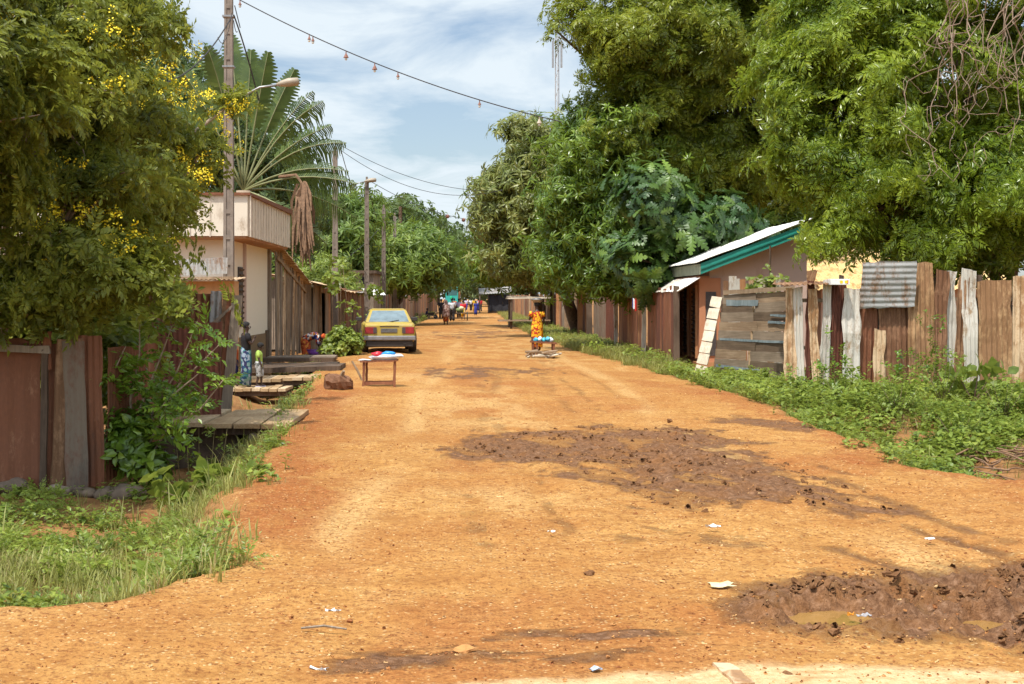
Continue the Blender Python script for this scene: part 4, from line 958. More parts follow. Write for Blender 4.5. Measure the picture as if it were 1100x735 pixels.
mm.build('yellow_dots', m_plain('yellow print', (.8, .5, .02), .6), t); MB().box((c[0]+.13, c[1]-.112, c[2]), (.04, .006, .06)).build('red_mark', m_plain('red print', (.6, .04, .03), .6), t)
# ------------------------------------------------------------------ leaning board panel
h = thing('wooden_screen', 'big leaning screen of horizontal grey boards beside the pink house', 'screen', (6.2, 32, 0))
TLc, TRc, BRc, BLc = P(777, 317, 32.1), P(853, 312, 32.1), P(848, 413, 31.7), P(765, 405, 31.7); nb = 9
def bil(u, v): return (TLc*(1-u)+TRc*u)*(1-v)+(BLc*(1-u)+BRc*u)*v
rs = np.random.RandomState(4); bm = ['hgrey', 'hdark', 'hgrey', 'hbrown', 'hgrey', 'hdark', 'hbrown', 'hgrey', 'hdark']
for k in range(nb):
    v = (k+.5)/nb; hh = np.linalg.norm(bil(.5, 1/nb)-bil(.5, 0))
    MB().plank(bil(.0, v+jit(rs, .006))+np.array((0, -.012*(k % 2), 0)), bil(.46+jit(rs, .06), v), hh*.97, .025, (0, -1, 0), 350+k).build('board', M[bm[k]], h)
    MB().plank(bil(.47, v+jit(rs, .012))+np.array((0, .03-.012*(k % 2), 0)), bil(1, v+jit(rs, .006))+np.array((0, .03, 0)), hh*.97, .025, (0, -1, 0), 370+k).build('board', M[bm[(k+3) % 9]], h)
for k, (v, u0, u1) in enumerate(((.10, .05, .5), (.26, .68, 1.), (.335, .65, .97), (.54, .02, .98), (.86, .02, .7), (.93, .02, 1.))):
    MB().plank(bil(u0, v)+np.array((0, -.045, 0)), bil(u1, v+.02)+np.array((0, -.03, 0)), .055 if k else .13, .02, (0, -1, 0), 390+k).build('batten', M['bluegrey'], h)
a0, a1 = P(777, 319, 32.0), P(758, 405, 31.6)
for k in range(7):
    p = a0*(1-k/7)+a1*k/7; q_ = a0*(1-(k+1)/7)+a1*(k+1)/7
    MB().plank(p+np.array((-.13, .05, -.01)), q_+np.array((-.13, .05, .02)), .26, .03, (-.55, -.8, 0), 400+k, 3).build('edge_board', M['woodpale'], h)
MB().plank(bil(.0, 0)+np.array((-.02, -.05, .05)), bil(1, 0)+np.array((0, -.05, .05)), .09, .04, (0, -1, 0), 410).build('top_rail', M['wood'], h)
h2 = thing('board_fence', 'short row of split pale boards behind the leaning panel', 'fence', (6.5, 33, 0))
board_wall(h2, (5.85, 33), (7.4, 33), 0, 2.22, ['woodpale', 'tan', 'rustbrown', 'woodorange', 'pale'], 41, w=(.1, .2))
# ------------------------------------------------------------------ pink house with a green fascia
h = thing('house', 'pink house with a sloping pale roof and green fascia', 'house', (7.4, 39, 0))
XL, XR, Y0, Y1 = 5.83, 8.55, 36.0, 44.0
def rz_(x): return 2.50+(x-5.83)*.372   # roof underside height
MB().hexa([(XL+.25, Y0+.12, -.2), (XR, Y0+.12, -.2), (XR, Y1, -.2), (XL+.25, Y1, -.2), (XL+.25, Y0+.12, rz_(XL)-.02), (XR, Y0+.12, rz_(XR)-.1), (XR, Y1, rz_(XR)-.1), (XL+.25, Y1, rz_(XL)-.02)]).build('wall', M['pinkwall'], h)
MB().bx(XL+.0, XL+.25, Y0+.10, Y1, -.2, 2.3).build('front_wall', M['orangewall'], h)
MB().bx(XL-.02, XL+.52, Y0+.06, Y0+.115, -.2, 2.25).build('corner_board', M['orangewall'], h)
for k, (ya, yb) in enumerate(((36.5, 37.1), (37.9, 38.6), (39.6, 40.4), (41.2, 41.9))):
    wn = MB().bx(XL-.03, XL, ya, yb, .28, 2.0).build('window', M['louver'], h); l_ = MB()
    for j in range(14): l_.box((XL-.045, (ya+yb)/2, .36+j*.118), (.05, yb-ya-.05, .03), rot=Rxyz(0, -.5, 0))
    l_.build('louvres', M['wooddark'], wn); fr = MB(); fr.bx(XL-.06, XL-.001, ya-.07, ya-.003, .2, 2.08).bx(XL-.06, XL-.001, yb+.003, yb+.07, .2, 2.08).build('frame', M['woodorange'], wn)
MB().bx(XL+.14, XL+.40, Y0+.03, Y0+.058, .28, 1.9).build('side_window', M['louver'], h)
MB().bx(XL-.1, XL+.6, Y0-.05, Y1, -.25, .12).build('plinth', M['woodorange'], h)
rf = MB(); z0 = rz_(XL-.05); z1 = rz_(XR+.2)
rf.sheet((XL-.18, Y0-.42, z0+.155), (0, 1, 0), (1, 0, .372), Y1-Y0+.9, (XR-XL+.35)*1.067, .15, .02, seed=420, bow=.015); rf.build('roof', M['whiteroof'], h)
for nm, dz0, dz1, mt in (('fascia', -.14, .13, 'green'),):
    MB().hexa([(XL-.05, Y0-.36, z0+dz0), (XR+.15, Y0-.36, z1+dz0), (XR+.15, Y0-.33, z1+dz0), (XL-.05, Y0-.33, z0+dz0), (XL-.05, Y0-.36, z0+dz1), (XR+.15, Y0-.36, z1+dz1-.02), (XR+.15, Y0-.33, z1+dz1-.02), (XL-.05, Y0-.33, z0+dz1)]).build(nm, M[mt], h)
MB().hexa([(XL-.05, Y0-.385, z0-.03), (XR+.15, Y0-.385, z1-.03), (XR+.15, Y0-.362, z1-.03), (XL-.05, Y0-.362, z0-.03), (XL-.05, Y0-.385, z0), (XR+.15, Y0-.385, z1), (XR+.15, Y0-.362, z1), (XL-.05, Y0-.362, z0)]).build('fascia_trim', m_plain('dark green trim', (.012, .16, .12), .5), h)
MB().bx(XL-.085, XL-.052, Y0-.36, Y1+.2, z0-.15, z0+.12).build('front_fascia', M['green_shade'], h)
for k in range(3):
    MB().sheet((XL-.05, Y0-.25+k*2.2, 2.26), (0, 1, 0), (-1, 0, -.62), 2.1 if k else 2.2, .66, .15, .018, seed=430+k, jag=.03, bow=.02).build('awning', M['whiteroof'] if k != 1 else M['pale'], h)
o = MB().tube([(6.95, 32.95, 2.1), (6.95, 32.95, 2.95)], .022, 6).build('stick', M['wooddark'], loc=(6.95, 32.95, 2.1), label='bare upright stick against the pink house wall', cat='stick')
# ochre roof house
h = thing('house', 'low house under an ochre corrugated roof behind the right fence', 'house', (13, 46, 0))
MB().bx(10.9, 17, 44.2, 49.5, -.1, 2.1).build('wall', M['pinkwall'], h)
for k in range(4): MB().sheet((10.5+k*1.62, 43.4, 2.0), (1, 0, 0), (0, 1, .42), 1.7, 4.2, .18, .03, seed=440+k, along='v').build('roof_sheet', M['yellowroof'], h)
MB().sheet((10.4, 43.3, 2.02), (0, 1, 0), (.3, 0, 1), 2.0, .6, .1, .014, seed=446, jag=.05).build('gable_sheet', M['rustbrown'], h)
# ------------------------------------------------------------------ right fence along the road
h = thing('board_gate', 'dark red board gate in front of the pink house', 'gate', (5.26, 38.5, 0))
board_wall(h, (5.26, 36.0), (5.26, 42.0), -.08, 1.98, ['woodred', 'rustred', 'woodred', 'rust'], 42, w=(.25, .5), nrm=(-1, 0, 0))
MB().plank((5.22, 36.0, -.1), (5.22, 36.0, 2.05), .14, .1, (0, -1, 0), 450).build('post', M['wooddark'], h)
h = thing('tin_fence', 'fence of narrow rust red strips next to the dark red gate', 'fence', (5.26, 46, 0))
board_wall(h, (5.26, 42.9), (5.26, 50.2), -.08, 1.95, ['rust', 'woodred', 'woodorange', 'rust', 'woodred'], 43, w=(.14, .26), nrm=(-1, 0, 0), name='strip')
MB().plank((5.16, 42.4, -.1), (5.2, 42.4, 2.0), .12, .1, (0, -1, 0), 451).build('post', M['woodpale'], h)
MB().plank((5.16, 50.3, -.1), (5.14, 50.3, 2.05), .12, .1, (0, -1, 0), 452).build('post', M['pale'], h)
h = thing('tin_fence', 'fence of one dull grey and one dark red tin sheet', 'fence', (5.2, 58, 0))
for k, (ya, yb, mt, pit) in enumerate(((50.6, 54.8, 'rustred', .2), (54.9, 60.3, 'darkzinc', .2))):
    MB().sheet((5.24, yb, -.08), (0, -1, 0), UP, yb-ya, 1.98, pit, .02, seed=460+k, jag=.04).build('metal_sheet', M[mt], h)
MB().plank((5.1, 60.6, -.1), (5.05, 60.6, 2.0), .25, .12, (0, -1, 0), 463).build('post', M['wooddark'], h)
h = thing('tin_fence', 'mixed fence of rust panels and grey posts behind the woman in yellow', 'fence', (5.1, 75, 0))
board_wall(h, (5.2, 61.2), (4.9, 94), -.08, 2.0, ['rust', 'rustred', 'woodgrey', 'woodorange', 'tan', 'woodgrey'], 44, w=(.6, 1.8), nrm=(-1, 0, 0), name='panel')
for k, y in enumerate((64.0, 69, 73, 80, 86)): MB().plank((4.95, y, -.1), (4.95, y, 2.1+.2*(k % 2)), .22, .15, (0, -1, 0), 470+k).build('post', M[['woodorange', 'wooddark', 'wood'][k % 3]], h)
h = thing('tin_fence', 'brown fence at the end of the road on the right', 'fence', (4.7, 140, 0))
board_wall(h, (4.9, 96), (4.6, 190), -.08, 2.0, ['tan', 'rust', 'woodorange', 'rustbrown', 'wood'], 45, w=(1.5, 3.5), nrm=(-1, 0, 0), name='panel')
# hanging clothes on the post
t = thing('clothes', 'red, white and blue clothes hung on the rust red fence', 'clothes', (5.1, 43.5, 1.7))
for k, (dy, c) in enumerate(((0, (.55, .04, .03)), (.28, (.7, .7, .7)), (.5, (.05, .08, .3)))):
    MB().sheet((5.08, 43.5+dy, 1.35+.05*k), (0, 1, 0), UP, .26, .5, .13, .02, seed=480+k, jag=.05, bow=.04, th=.01).build('garment', m_cloth('garment cloth', [c]), t)
# ------------------------------------------------------------------ market stand, tarp stall, truck
h = thing('market_stand', 'empty pole-built market stand with a thatch top on the right verge', 'stand', (3.3, 82, 0))
for (x, y) in ((2.3, 80), (4.3, 80), (2.3, 84), (4.3, 84)): MB().tube([(x, y, -.1), (x+.03, y, 1.75)], .07, 7).build('post', M['wooddark'], h)
for k in range(3): MB().plank((2.1, 80+k*1.9, 1.72+.1*(k % 2)), (4.6, 80.1+k*1.9, 1.75), .3, .08, (0, 0, 1), 490+k).build('roof_pole', M['woodpale'], h)
for k in range(3): MB().plank((1.6, 79.8+k*1.5, .45), (4.5, 79.9+k*1.5, .48), .35, .06, (0, 0, 1), 495+k).build('shelf', M['wood'], h)
h = thing('market_stall', 'market stall under a dark tarpaulin with a white roof edge', 'stall', (2.2, 165, 0))
MB().sheet((2.2, 163, .2), (1, 0, 0), UP, 2.3, 1.9, .9, .06, seed=500, jag=.1, bow=.12).build('tarpaulin', m_cloth('dark tarp', [(.035, .035, .04)]), h)
MB().bx(2.1, 4.6, 163.1, 169, 0, 2.1).build('body', M['wooddark'], h)
MB().sheet((1.0, 162.4, 2.15), (1, 0, .06), (0, 1, .12), 3.8, 6, .3, .03, seed=502, jag=.1).build('roof', M['zinc'], h)
for x in (1.1, 4.6): MB().tube([(x, 162.6, 0), (x, 162.6, 2.2)], .08, 6).build('post', M['woodgrey'], h)
h = thing('truck', 'teal truck with a rust coloured load box seen end on', 'truck', (-3, 255, 0))
MB().bx(-4.0, -1.8, 252, 260, .9, 3.4).build('box', M['woodorange'], h, bevel=.05)
MB().bx(-4.3, -2.1, 249, 251.9, .7, 3.6).build('cab', m_plain('teal paint', (.02, .30, .26), .4, 0, .2), h, bevel=.12)
MB().bx(-4.1, -2.3, 248.96, 249.0, 2.2, 3.2).build('windscreen', m_plain('dark glass', (.05, .12, .12), .1, 0, .1), h)
MB().bx(-4.3, -2.1, 248.7, 248.98, .5, .85).build('bumper', M['steel'], h)
for x in (-4.0, -2.2):
    for y in (250.5, 258): MB().tube([(x-.15, y, .5), (x+.15, y, .5)], .5, 14).build('wheel', M['wire'], h)
# ------------------------------------------------------------------ utility poles, lamps, wires
def upole(label, x, y, ht, w0, w1, tilt=0, steps=True, mat='poleconc'):
    """concrete pole: two flanges, recessed web and rungs"""
    z0 = H(x, y); t = thing('utility_pole', label, 'utility pole', (x, y, z0), group='concrete utility poles on the left roadside'); m = MB()
    fl = .28
    def ring(k):
        w = w0+(w1-w0)*k; return w, np.array((x+tilt*k, y, z0-.2+(ht+.2)*k))
    for sgn in (-1, 1):
        (wa, a), (wb, b) = ring(0), ring(1)
        p = []
        for w, c in ((wa, a), (wb, b)):
            xi, xo = sgn*w*(.5-fl), sgn*w*.5; d = w*.42
            xa, xb = min(xi, xo), max(xi, xo)
            p += [c+np.array((xa, -d, 0)), c+np.array((xb, -d, 0)), c+np.array((xb, d, 0)), c+np.array((xa, d, 0))]
        m.hexa(p)
    (wa, a), (wb, b) = ring(0), ring(1); p = []
    for w, c in ((wa, a), (wb, b)):
        d = w*.30; s = w*(.5-fl)+.002
        p += [c+np.array((-s, -d, .002)), c+np.array((s, -d, .002)), c+np.array((s, d, .002)), c+np.array((-s, d, .002))]
    m.hexa(p)
    nst = int(ht/.55)
    for i in range(nst+1):
        k = i/nst; w, c = ring(k); s = w*(.5-fl)+.004; m.box(c+np.array((0, 0, .03)), (2*s, w*.8, .10 if i < nst else .3))
    m.build('pole', M[mat], t); return t, z0
def lamp(t, p, arm, ln=.55, dirx=1):
    p = np.asarray(p, float); e = p+np.asarray(arm, float); pts = [p, p+np.array((arm[0]*.15, 0, arm[2]*.45)), p+np.array((arm[0]*.5, 0, arm[2]*.85)), e]
    a = MB().tube(pts, .025, 6).build('lamp_arm', M['steel'], t, smooth=True)
    m = MB(); m.tube([e+np.array((-.06*dirx, 0, 0)), e+np.array((.05*dirx, 0, .02)), e+np.array((ln*.5*dirx, 0, .05)), e+np.array((ln*dirx, 0, .07)), e+np.array(((ln+.03)*dirx, 0, .07))], [.03, .07, .10, .09, .03], 8, ell=[.04, .10, .14, .13, .05]); lm = m.build('lamp_head', M['lampcover'], a, smooth=True)
    return e
p1, z1 = upole('tall foreground utility pole at the corner of the cream house', -5.53, 32.6, 9.2, .25, .18)
lamp(p1, P(258, 110, 31.9), P(300, 91, 31.9)-P(258, 110, 31.9), .42)
m = MB()
for z in (P(0, 72, 32)[2], P(0, 18, 32)[2]): m.box((-5.43, 32, z), (.26, .24, .04))
m.build('clamps', M['steel'], p1)
p2, z2 = upole('second utility pole beside the leafy shack roof', -5.0, 52.7, P(0, 150, 52.7)[2], .23, .17)
p3, z3 = upole('third utility pole with a street lamp on a curved arm', -4.72, 65, P(0, 190, 65)[2], .24, .18)
lamp(p3, P(376, 206, 64.8)-np.array((0, 0, 0)), P(393, 195, 64.8)-P(376, 206, 64.8), .45)
MB().beam(P(394, 195, 64.9), P(404, 194, 64.9), .1, .1).build('cross_arm', M['lampcover'], p3)
p4, z4 = upole('fourth utility pole without a lamp behind the car', -4.68, 77, P(0, 222, 77)[2], .25, .18)
p5, z5 = upole('farthest utility pole with a small lamp at its top', -4.70, 88.7, P(0, 230, 88.7)[2], .26, .18)
lamp(p5, P(421, 229, 88.4), (-.4, 0, .06), .4, -1)
def cable(label, a, b, sag, r=.008, n=26, cat='cable', name='cable'):
    a = np.asarray(a, float); b = np.asarray(b, float); pts = [a*(1-k)+b*k-np.array((0, 0, sag*4*k*(1-k))) for k in np.linspace(0, 1, n)]
    return pts
# string of lamps from the first pole across the road
a, b = P(250, -4, 31.9), P(603, 131, 31.0); sag = .28
t = thing('light_string', 'overhead cable with small hanging lamps crossing the road', 'light string', a)
pts = cable('', a, b, sag, n=40); MB().tube(pts, .0125, 5).build('cable', M['wire'], t)
M['lampred'] = m_plain('red brown lamp shade', (.20, .08, .05), .6, 0, .3)
for k, (px, dz) in enumerate(((258, .0), (334, .0), (338, .0), (374, 0), (405, 0), (430, 0), (517, 0), (580, 0))):
    u = (px-250)/(603-250); c = a*(1-u)+b*u-np.array((0, 0, sag*4*u*(1-u)))
    big = k in (3, 4, 7)
    l = MB().tube([c+np.array((0, 0, -.0)), c+np.array((0, 0, -.05)), c+np.array((0, 0, -.07)), c+np.array((0, 0, -.11 if not big else -.15))], [.010, .012, .022, .04 if not big else .06], 8).build('lamp', M['lampred'] if k != 7 else M['lampcover'], t)
    MB().sphere(c+np.array((0, 0, -.14 if not big else -.18)), .03, 8, 6).build('bulb', m_plain('bulb glass', (.6, .55, .45), .2), l)
def wires(label, runs, base, name='power_lines', r=.009):
    t = thing(name, label, 'cable', base)
    for (a, b, sag, rr) in runs: MB().tube(cable('', a, b, sag), rr, 5).build('wire', M['wire'], t)
    return t
wires('two thin power lines leaving the second pole over the road', [(P(364, 155, 52.6), P(540, 205, 58), .5, .010), (P(364, 160, 52.6), P(540, 204, 58), .8, .010)], P(364, 157, 52.6))
t = wires('beaded power line from the third pole towards the mango tree', [(P(400, 196, 65), P(520, 238, 72), .35, .013)], P(400, 196, 65))
for k, px in enumerate((478, 496)):
    u = (px-400)/120; c = P(400, 196, 65)*(1-u)+P(520, 238, 72)*u-np.array((0, 0, .35*4*u*(1-u))); MB().sphere(c-np.array((0, 0, .06)), .10, 8, 6).build('lamp', M['lampred'], t)
wires('loose wires dangling from the tall foreground pole into the trees', [(P(249, 18, 31.8), P(180, 88, 29), .25, .016), (P(251, 16, 31.8), P(278, 108, 33), -.1, .017), (P(252, 6, 31.8), P(258, 30, 31.8), .0, .012), (P(249, 14, 31.8), P(234, 40, 31.5), .35, .008), (P(251, 22, 31.8), P(255, 34, 31.7), .1, .01), (P(242, 38, 31.8), P(228, 55, 31.5), .2, .008)], P(249, 18, 31.8))
wires('slack stay wires hanging from the second and third poles', [(P(366, 160, 52.6), P(380, 205, 64), .1, .016), (P(362, 170, 52.6), P(346, 235, 55), .2, .012), (P(395, 200, 65), P(405, 235, 70), .1, .014), (P(412, 240, 77), P(360, 285, 60), .2, .012)], P(366, 160, 52.6))
# lattice mast
t = thing('radio_mast', 'thin steel lattice mast rising behind the mango trees', 'mast', (9.15, 150, 0)); m = MB(); xm = (598.5-505)*150/F; zt = P(0, 38, 150)[2]
for k in range(3):
    an = k*2.094+.5; m.beam((xm+.26*math.cos(an), 150+.26*math.sin(an), 0), (xm+.20*math.cos(an), 150+.20*math.sin(an), zt), .07, .07)
for i in range(44):
    z = i*zt/44; a0 = (i % 3)*2.094+.5; a1 = ((i+1) % 3)*2.094+.5; m.beam((xm+.25*math.cos(a0), 150+.25*math.sin(a0), z), (xm+.25*math.cos(a1), 150+.25*math.sin(a1), z+zt/44), .04, .04)
m.build('lattice', m_plain('mast steel', (.42, .40, .38), .5, .3), t)
for dx in (-.45, .45): MB().bx(xm+dx-.1, xm+dx+.1, 149.8, 150.1, zt-3.4, zt-.6).build('antenna', M['steel'], t)
MB().tube([(xm, 150, zt-.2), (xm, 150, zt+2.4)], .04, 5).build('spike', M['steel'], t)
MB().tube([(xm-.5, 149.8, zt-9.5), (xm-.5, 149.5, zt-9.5)], .35, 10).build('dish', M['steel'], t)
# ------------------------------------------------------------------ background trees
def bg(name, label, base, bl, tm, n, lm, seed, sc, clump=.7, group=None, r=.3, limbs=True):
    cat = 'hedge' if name == 'hedge' else 'tree'
    return tree(name, label, base, blobs_px(bl), tm, n, M[lm], M['bark'], seed, r, .4, sc, clump, 9, .45, 25, .5, group, cat, limbs=limbs)
bg('tree', 'dark leafy tree standing behind the cream house', (-12.5, 55, 0), [(215, 160, 54, 50, 70, 3), (180, 110, 55, 50, 60, 3), (250, 180, 56, 45, 50, 3), (300, 190, 60, 36, 50, 3), (120, 120, 56, 70, 80, 3), (320, 240, 62, 30, 50, 2.5)], T_MANGO, 4200, 'far2', 51, (1.1, 1.7), .5)
bg('tree', 'dark rounded tree above the patched shack roof', (-10.5, 82, 0), [(372, 245, 78, 34, 42, 3), (350, 285, 76, 32, 40, 2.5), (378, 285, 80, 22, 40, 3), (335, 260, 80, 20, 40, 2.5)], T_MANGO, 2600, 'far1', 52, (1.5, 2.3), .6)
bg('tree', 'bright yellow green young tree behind the shacks', (-9.3, 70, 0), [(345, 300, 68, 20, 26, 1.5), (362, 312, 68, 18, 16, 1.3)], T_MANGO, 700, 'weed', 53, (1., 1.5), .4, r=.1)
bg('tree', 'tall dark spreading tree behind the utility poles', (-8.5, 125, 0), [(422, 244, 118, 30, 26, 5), (450, 250, 120, 26, 14, 5), (478, 268, 122, 20, 12, 4), (400, 252, 118, 22, 32, 4), (440, 275, 120, 36, 26, 5), (494, 284, 124, 9, 12, 3)], T_FAR, 2600, 'far2', 54, (1., 1.6), 1.0)
bg('tree', 'light green tree overhanging the long board fence on the left', (-5.6, 96, 0), [(440, 282, 92, 30, 28, 3.5), (463, 284, 94, 20, 18, 3), (418, 285, 90, 22, 30, 3), (450, 262, 94, 20, 18, 3), (480, 294, 100, 9, 9, 2)], T_MANGO, 3000, 'far1', 55, (1.6, 2.5), .6)
bg('tree', 'dark tree on the left near the end of the road', (-6, 165, 0), [(481, 284, 158, 15, 18, 4), (468, 294, 155, 16, 14, 4), (497, 288, 165, 8, 14, 4)], T_FAR, 1400, 'far2', 56, (1.2, 2.0), 1.0)
bg('tree', 'tree with haze painted into its leaves closing the end of the road', (2, 300, 0), [(515, 285, 290, 18, 22, 7), (530, 292, 280, 18, 24, 7), (504, 300, 300, 14, 14, 6), (520, 308, 290, 26, 10, 5)], T_FAR, 1500, 'far_haze', 57, (2.2, 3.6), 1.6)
bg('tree', 'grey green tree beside the market stall at the road end', (5.5, 190, 0), [(535, 278, 185, 18, 28, 5), (552, 288, 185, 16, 20, 4), (545, 262, 188, 14, 18, 4)], T_FAR, 1500, 'far1', 58, (1.4, 2.2), 1.1)
t0 = bg('tree', 'broad tree behind the ochre roofed house', (17, 62, 0), [(930, 230, 58, 60, 50, 4), (860, 250, 60, 44, 40, 3), (1010, 240, 60, 60, 60, 4), (960, 280, 56, 60, 30, 3)], T_MANGO, 2600, 'mango', 59, (1.4, 2.1), .6)
bg('tree', 'deep shaded tree close behind the right end of the tin fence', (13, 34, .2), [(1060, 250, 32, 60, 40, 2), (1130, 220, 32, 70, 70, 2.4), (1000, 262, 33, 50, 24, 1.6)], T_MANGO, 2200, 'mango', 60, (.9, 1.3), .4)
# far wood left and right of the village: copies
k0 = None; rs = np.random.RandomState(6)
proto = tree('tree', 'distant tree in the wood line beyond the village', (-40, 330, 0), [(np.array((-40, 330, 9.)), np.array((8, 8, 6.))), (np.array((-35, 333, 7.)), np.array((6, 7, 5.))), (np.array((-45, 329, 6.)), np.array((6, 6, 5.)))], T_FAR, 1100, M['far2'], M['bark'], 61, .4, .4, (2.4, 3.8), 1.6, 9, .5, 0, .5, 'distant trees of the wood line')
for i in range(15):
    x = [-24, -58, -75, -92, -16, 14, 26, 40, 55, 72, 90, -8, 6, 112, -112][i]; y = 330+rs.uniform(-40, 60)
    c = copy_tree(proto, (x, y, 0), rs.rand()*6.28); s = rs.uniform(.8, 1.25); c.scale = (s, s, s)
# small palm on the skyline
def palm_leaf(V, Q, c, dirh, up, L, droop, wid, n=16, torn=.0, rs=None, start=.12, wmax=None):
    """feather or torn paddle leaf: strips either side of a curved rib"""
    dirh = unit(dirh); side = unit(np.cross(dirh, (0, 0, 1)))
    def rib(s): return c+dirh*L*s*math.cos(up)+np.array((0, 0, L*s*math.sin(up)-droop*L*s*s))
    for i in range(n):
        s = start+(1-start)*i/n; s2 = s+(1-start)/n*(.92 if torn else .6); p, q = rib(s), rib(min(1, s2)); t = unit(q-p)
        u = (s-start)/(1-start); w = wid*(max(.05, math.sin(math.pi*min(1, .12+u*.9))))**.6
        for sg in (-1, 1):
            ww = w*rs.uniform(.8, 1.1); dz = -rs.uniform(.1, .5)*ww*(1+torn); out = side*sg*ww*rs.uniform(.85, 1)+t*ww*.35+np.array((0, 0, dz))
            o = len(V); V += [p, q, q+out*rs.uniform(.9, 1.05), p+out]; Q.append((o, o+1, o+2, o+3) if sg > 0 else (o+3, o+2, o+1, o))
    return [rib(s) for s in np.linspace(0, 1, 8)]
rs = np.random.RandomState(9)
t = thing('palm_tree', 'small palm on the skyline above the dark spreading tree', 'palm', (-6.1, 112, 0)); c = P(430, 222, 112); V = []; Q = []
for k in range(13): a = k*.483*1.7; palm_leaf(V, Q, c, (math.cos(a), math.sin(a), 0), rs.uniform(.1, 1.1), 2.4, .45, .45, 14, 0, rs)
npart('fronds', np.array(V), np.array(Q), M['far2'], t); MB().tube([(c[0], 112, 0), c], [.22, .14], 7).build('trunk', M['bark'], t)
# traveller's palm
t = thing('travellers_palm', 'fan shaped palm with torn paddle leaves over the cream house', 'palm', (-7.2, 46.5, 0)); C0 = P(262, 205, 46)
tips = [(196, 70, 0), (222, 46, 0), (250, 42, 0), (276, 52, 0), (293, 62, 0), (312, 82, 0), (180, 110, 0), (330, 95, 1), (346, 110, 1), (356, 128, 1), (366, 148, 1), (370, 178, 1), (378, 205, 1), (382, 236, 1), (352, 255, 1)]
M['stalk'] = m_plain('leaf stalk', (.19, .19, .075), .6)
for i, (px, py, tn) in enumerate(tips):
    T = P(px+rs.uniform(-7, 7), py+rs.uniform(-9, 9), 46+rs.uniform(-1.6, 1.6)); dv = T-C0; hd = unit((dv[0], dv[1]+.01, 0)); L = np.linalg.norm(dv); dr = rs.uniform(.12, .38) if not tn else rs.uniform(.3, .6)
    up = math.atan2(dv[2]+dr*L, math.hypot(dv[0], dv[1])); Lx = math.hypot(math.hypot(dv[0], dv[1]), dv[2]+dr*L); V = []; Q = []
    def rib(s): return C0+hd*Lx*s*math.cos(up)+np.array((0, 0, Lx*s*math.sin(up)-dr*L*s*s))
    n = 34 if tn else 20; wid = .66 if tn else .52; s0 = .42 if not tn else .36
    for k in range(n):
        if tn and rs.rand() < .12: continue
        s = s0+(1-s0)*k/n; s2 = min(1, s+(1-s0)/n*(1.0 if not tn else rs.uniform(.55, .95))); p, q_ = rib(s), rib(s2); tt = unit(q_-p)
        pn_ = unit(np.cross(tt, (0, 1, 0)))*.85; u = k/n; w = wid*max(.06, math.sin(math.pi*min(1, .14+u*.86)))**.6*(rs.uniform(.55, 1.1) if tn else rs.uniform(.9, 1.05))
        for sg in (-1, 1):
            o_ = (pn_*sg+np.array((0, .5*(1 if sg > 0 else 1.4), 0)))*w+tt*w*.45; o2 = o_*1.0
            if tn: o_ = o_*.55+np.array((0, 0, -.12*w)); o2 = o_*1.5+np.array((0, 0, -.55*w*rs.uniform(.6, 1.4)))
            else: o_ = o_*.6; o2 = o_/.6+np.array((0, 0, -.1*w))
            b = len(V); V += [p, q_, q_+o_, p+o_, q_*.65+p*.35+o2, p*.65+q_*.35+o2]; Q += [(b, b+1, b+2, b+3), (b+3, b+2, b+4, b+5)]
    lf = npart('leaf', np.array(V), np.array(Q), M['paddle'], t)
    m_ = MB(); m_.tube([rib(s)-C0 for s in np.linspace(0, 1, 9)], [.04*(1-.85*s) for s in np.linspace(0, 1, 9)], 6)
    o = m_.build('leaf_stalk', M['stalk'], lf, local=True, smooth=True); o.location = C0-np.array(t.location)
MB().tube([(C0[0], 46, 0), C0-np.array((0, 0, .8)), C0], [.2, .18, .25], 9).build('trunk', M['bark_pale'], t, smooth=True)
V = []; Q = []; c = P(326, 196, 45)
for k in range(95):
    a = rs.uniform(-1, 1)*rs.rand(); L = rs.uniform(.7, 1.9); p = c+np.array((a*.16, rs.uniform(-.3, .3), rs.uniform(-1.0, .05))); w = .045; e = p+np.array((a*.30+rs.uniform(-.15, .30), rs.uniform(-.4, .4), -L)); m_ = p*.5+e*.5+np.array((a*.12, 0, .1))
    b = len(V); V += [p-(w, 0, 0), p+(w, 0, 0), m_+(w, 0, 0), m_-(w, 0, 0), e+(w*.3, 0, 0), e-(w*.3, 0, 0)]; Q += [(b, b+1, b+2, b+3), (b+3, b+2, b+4, b+5)]
npart('dead_leaves', np.array(V), np.array(Q), M['deadleaf'], t)
MB().tube([P(300, 190, 45.6), P(318, 188, 45.2), P(330, 205, 45), P(336, 250, 45)], [.05, .05, .04, .02], 6).build('dead_stalk', M['deadleaf'], t)

bg('hedge', 'dark hedge of bushes filling the yard behind the left rusty fence', (-6.6, 21.5, -.4), [(40, 350, 21, 110, 50, 1.), (140, 350, 24, 50, 42, .8), (-80, 330, 20.5, 100, 70, 1.2), (100, 320, 22, 60, 50, .8), (125, 400, 19.5, 34, 60, .5), (30, 400, 20, 90, 60, .6)], T_BROAD, 2600, 'cassia', 64, (1.2, 1.9), .22, r=.08)
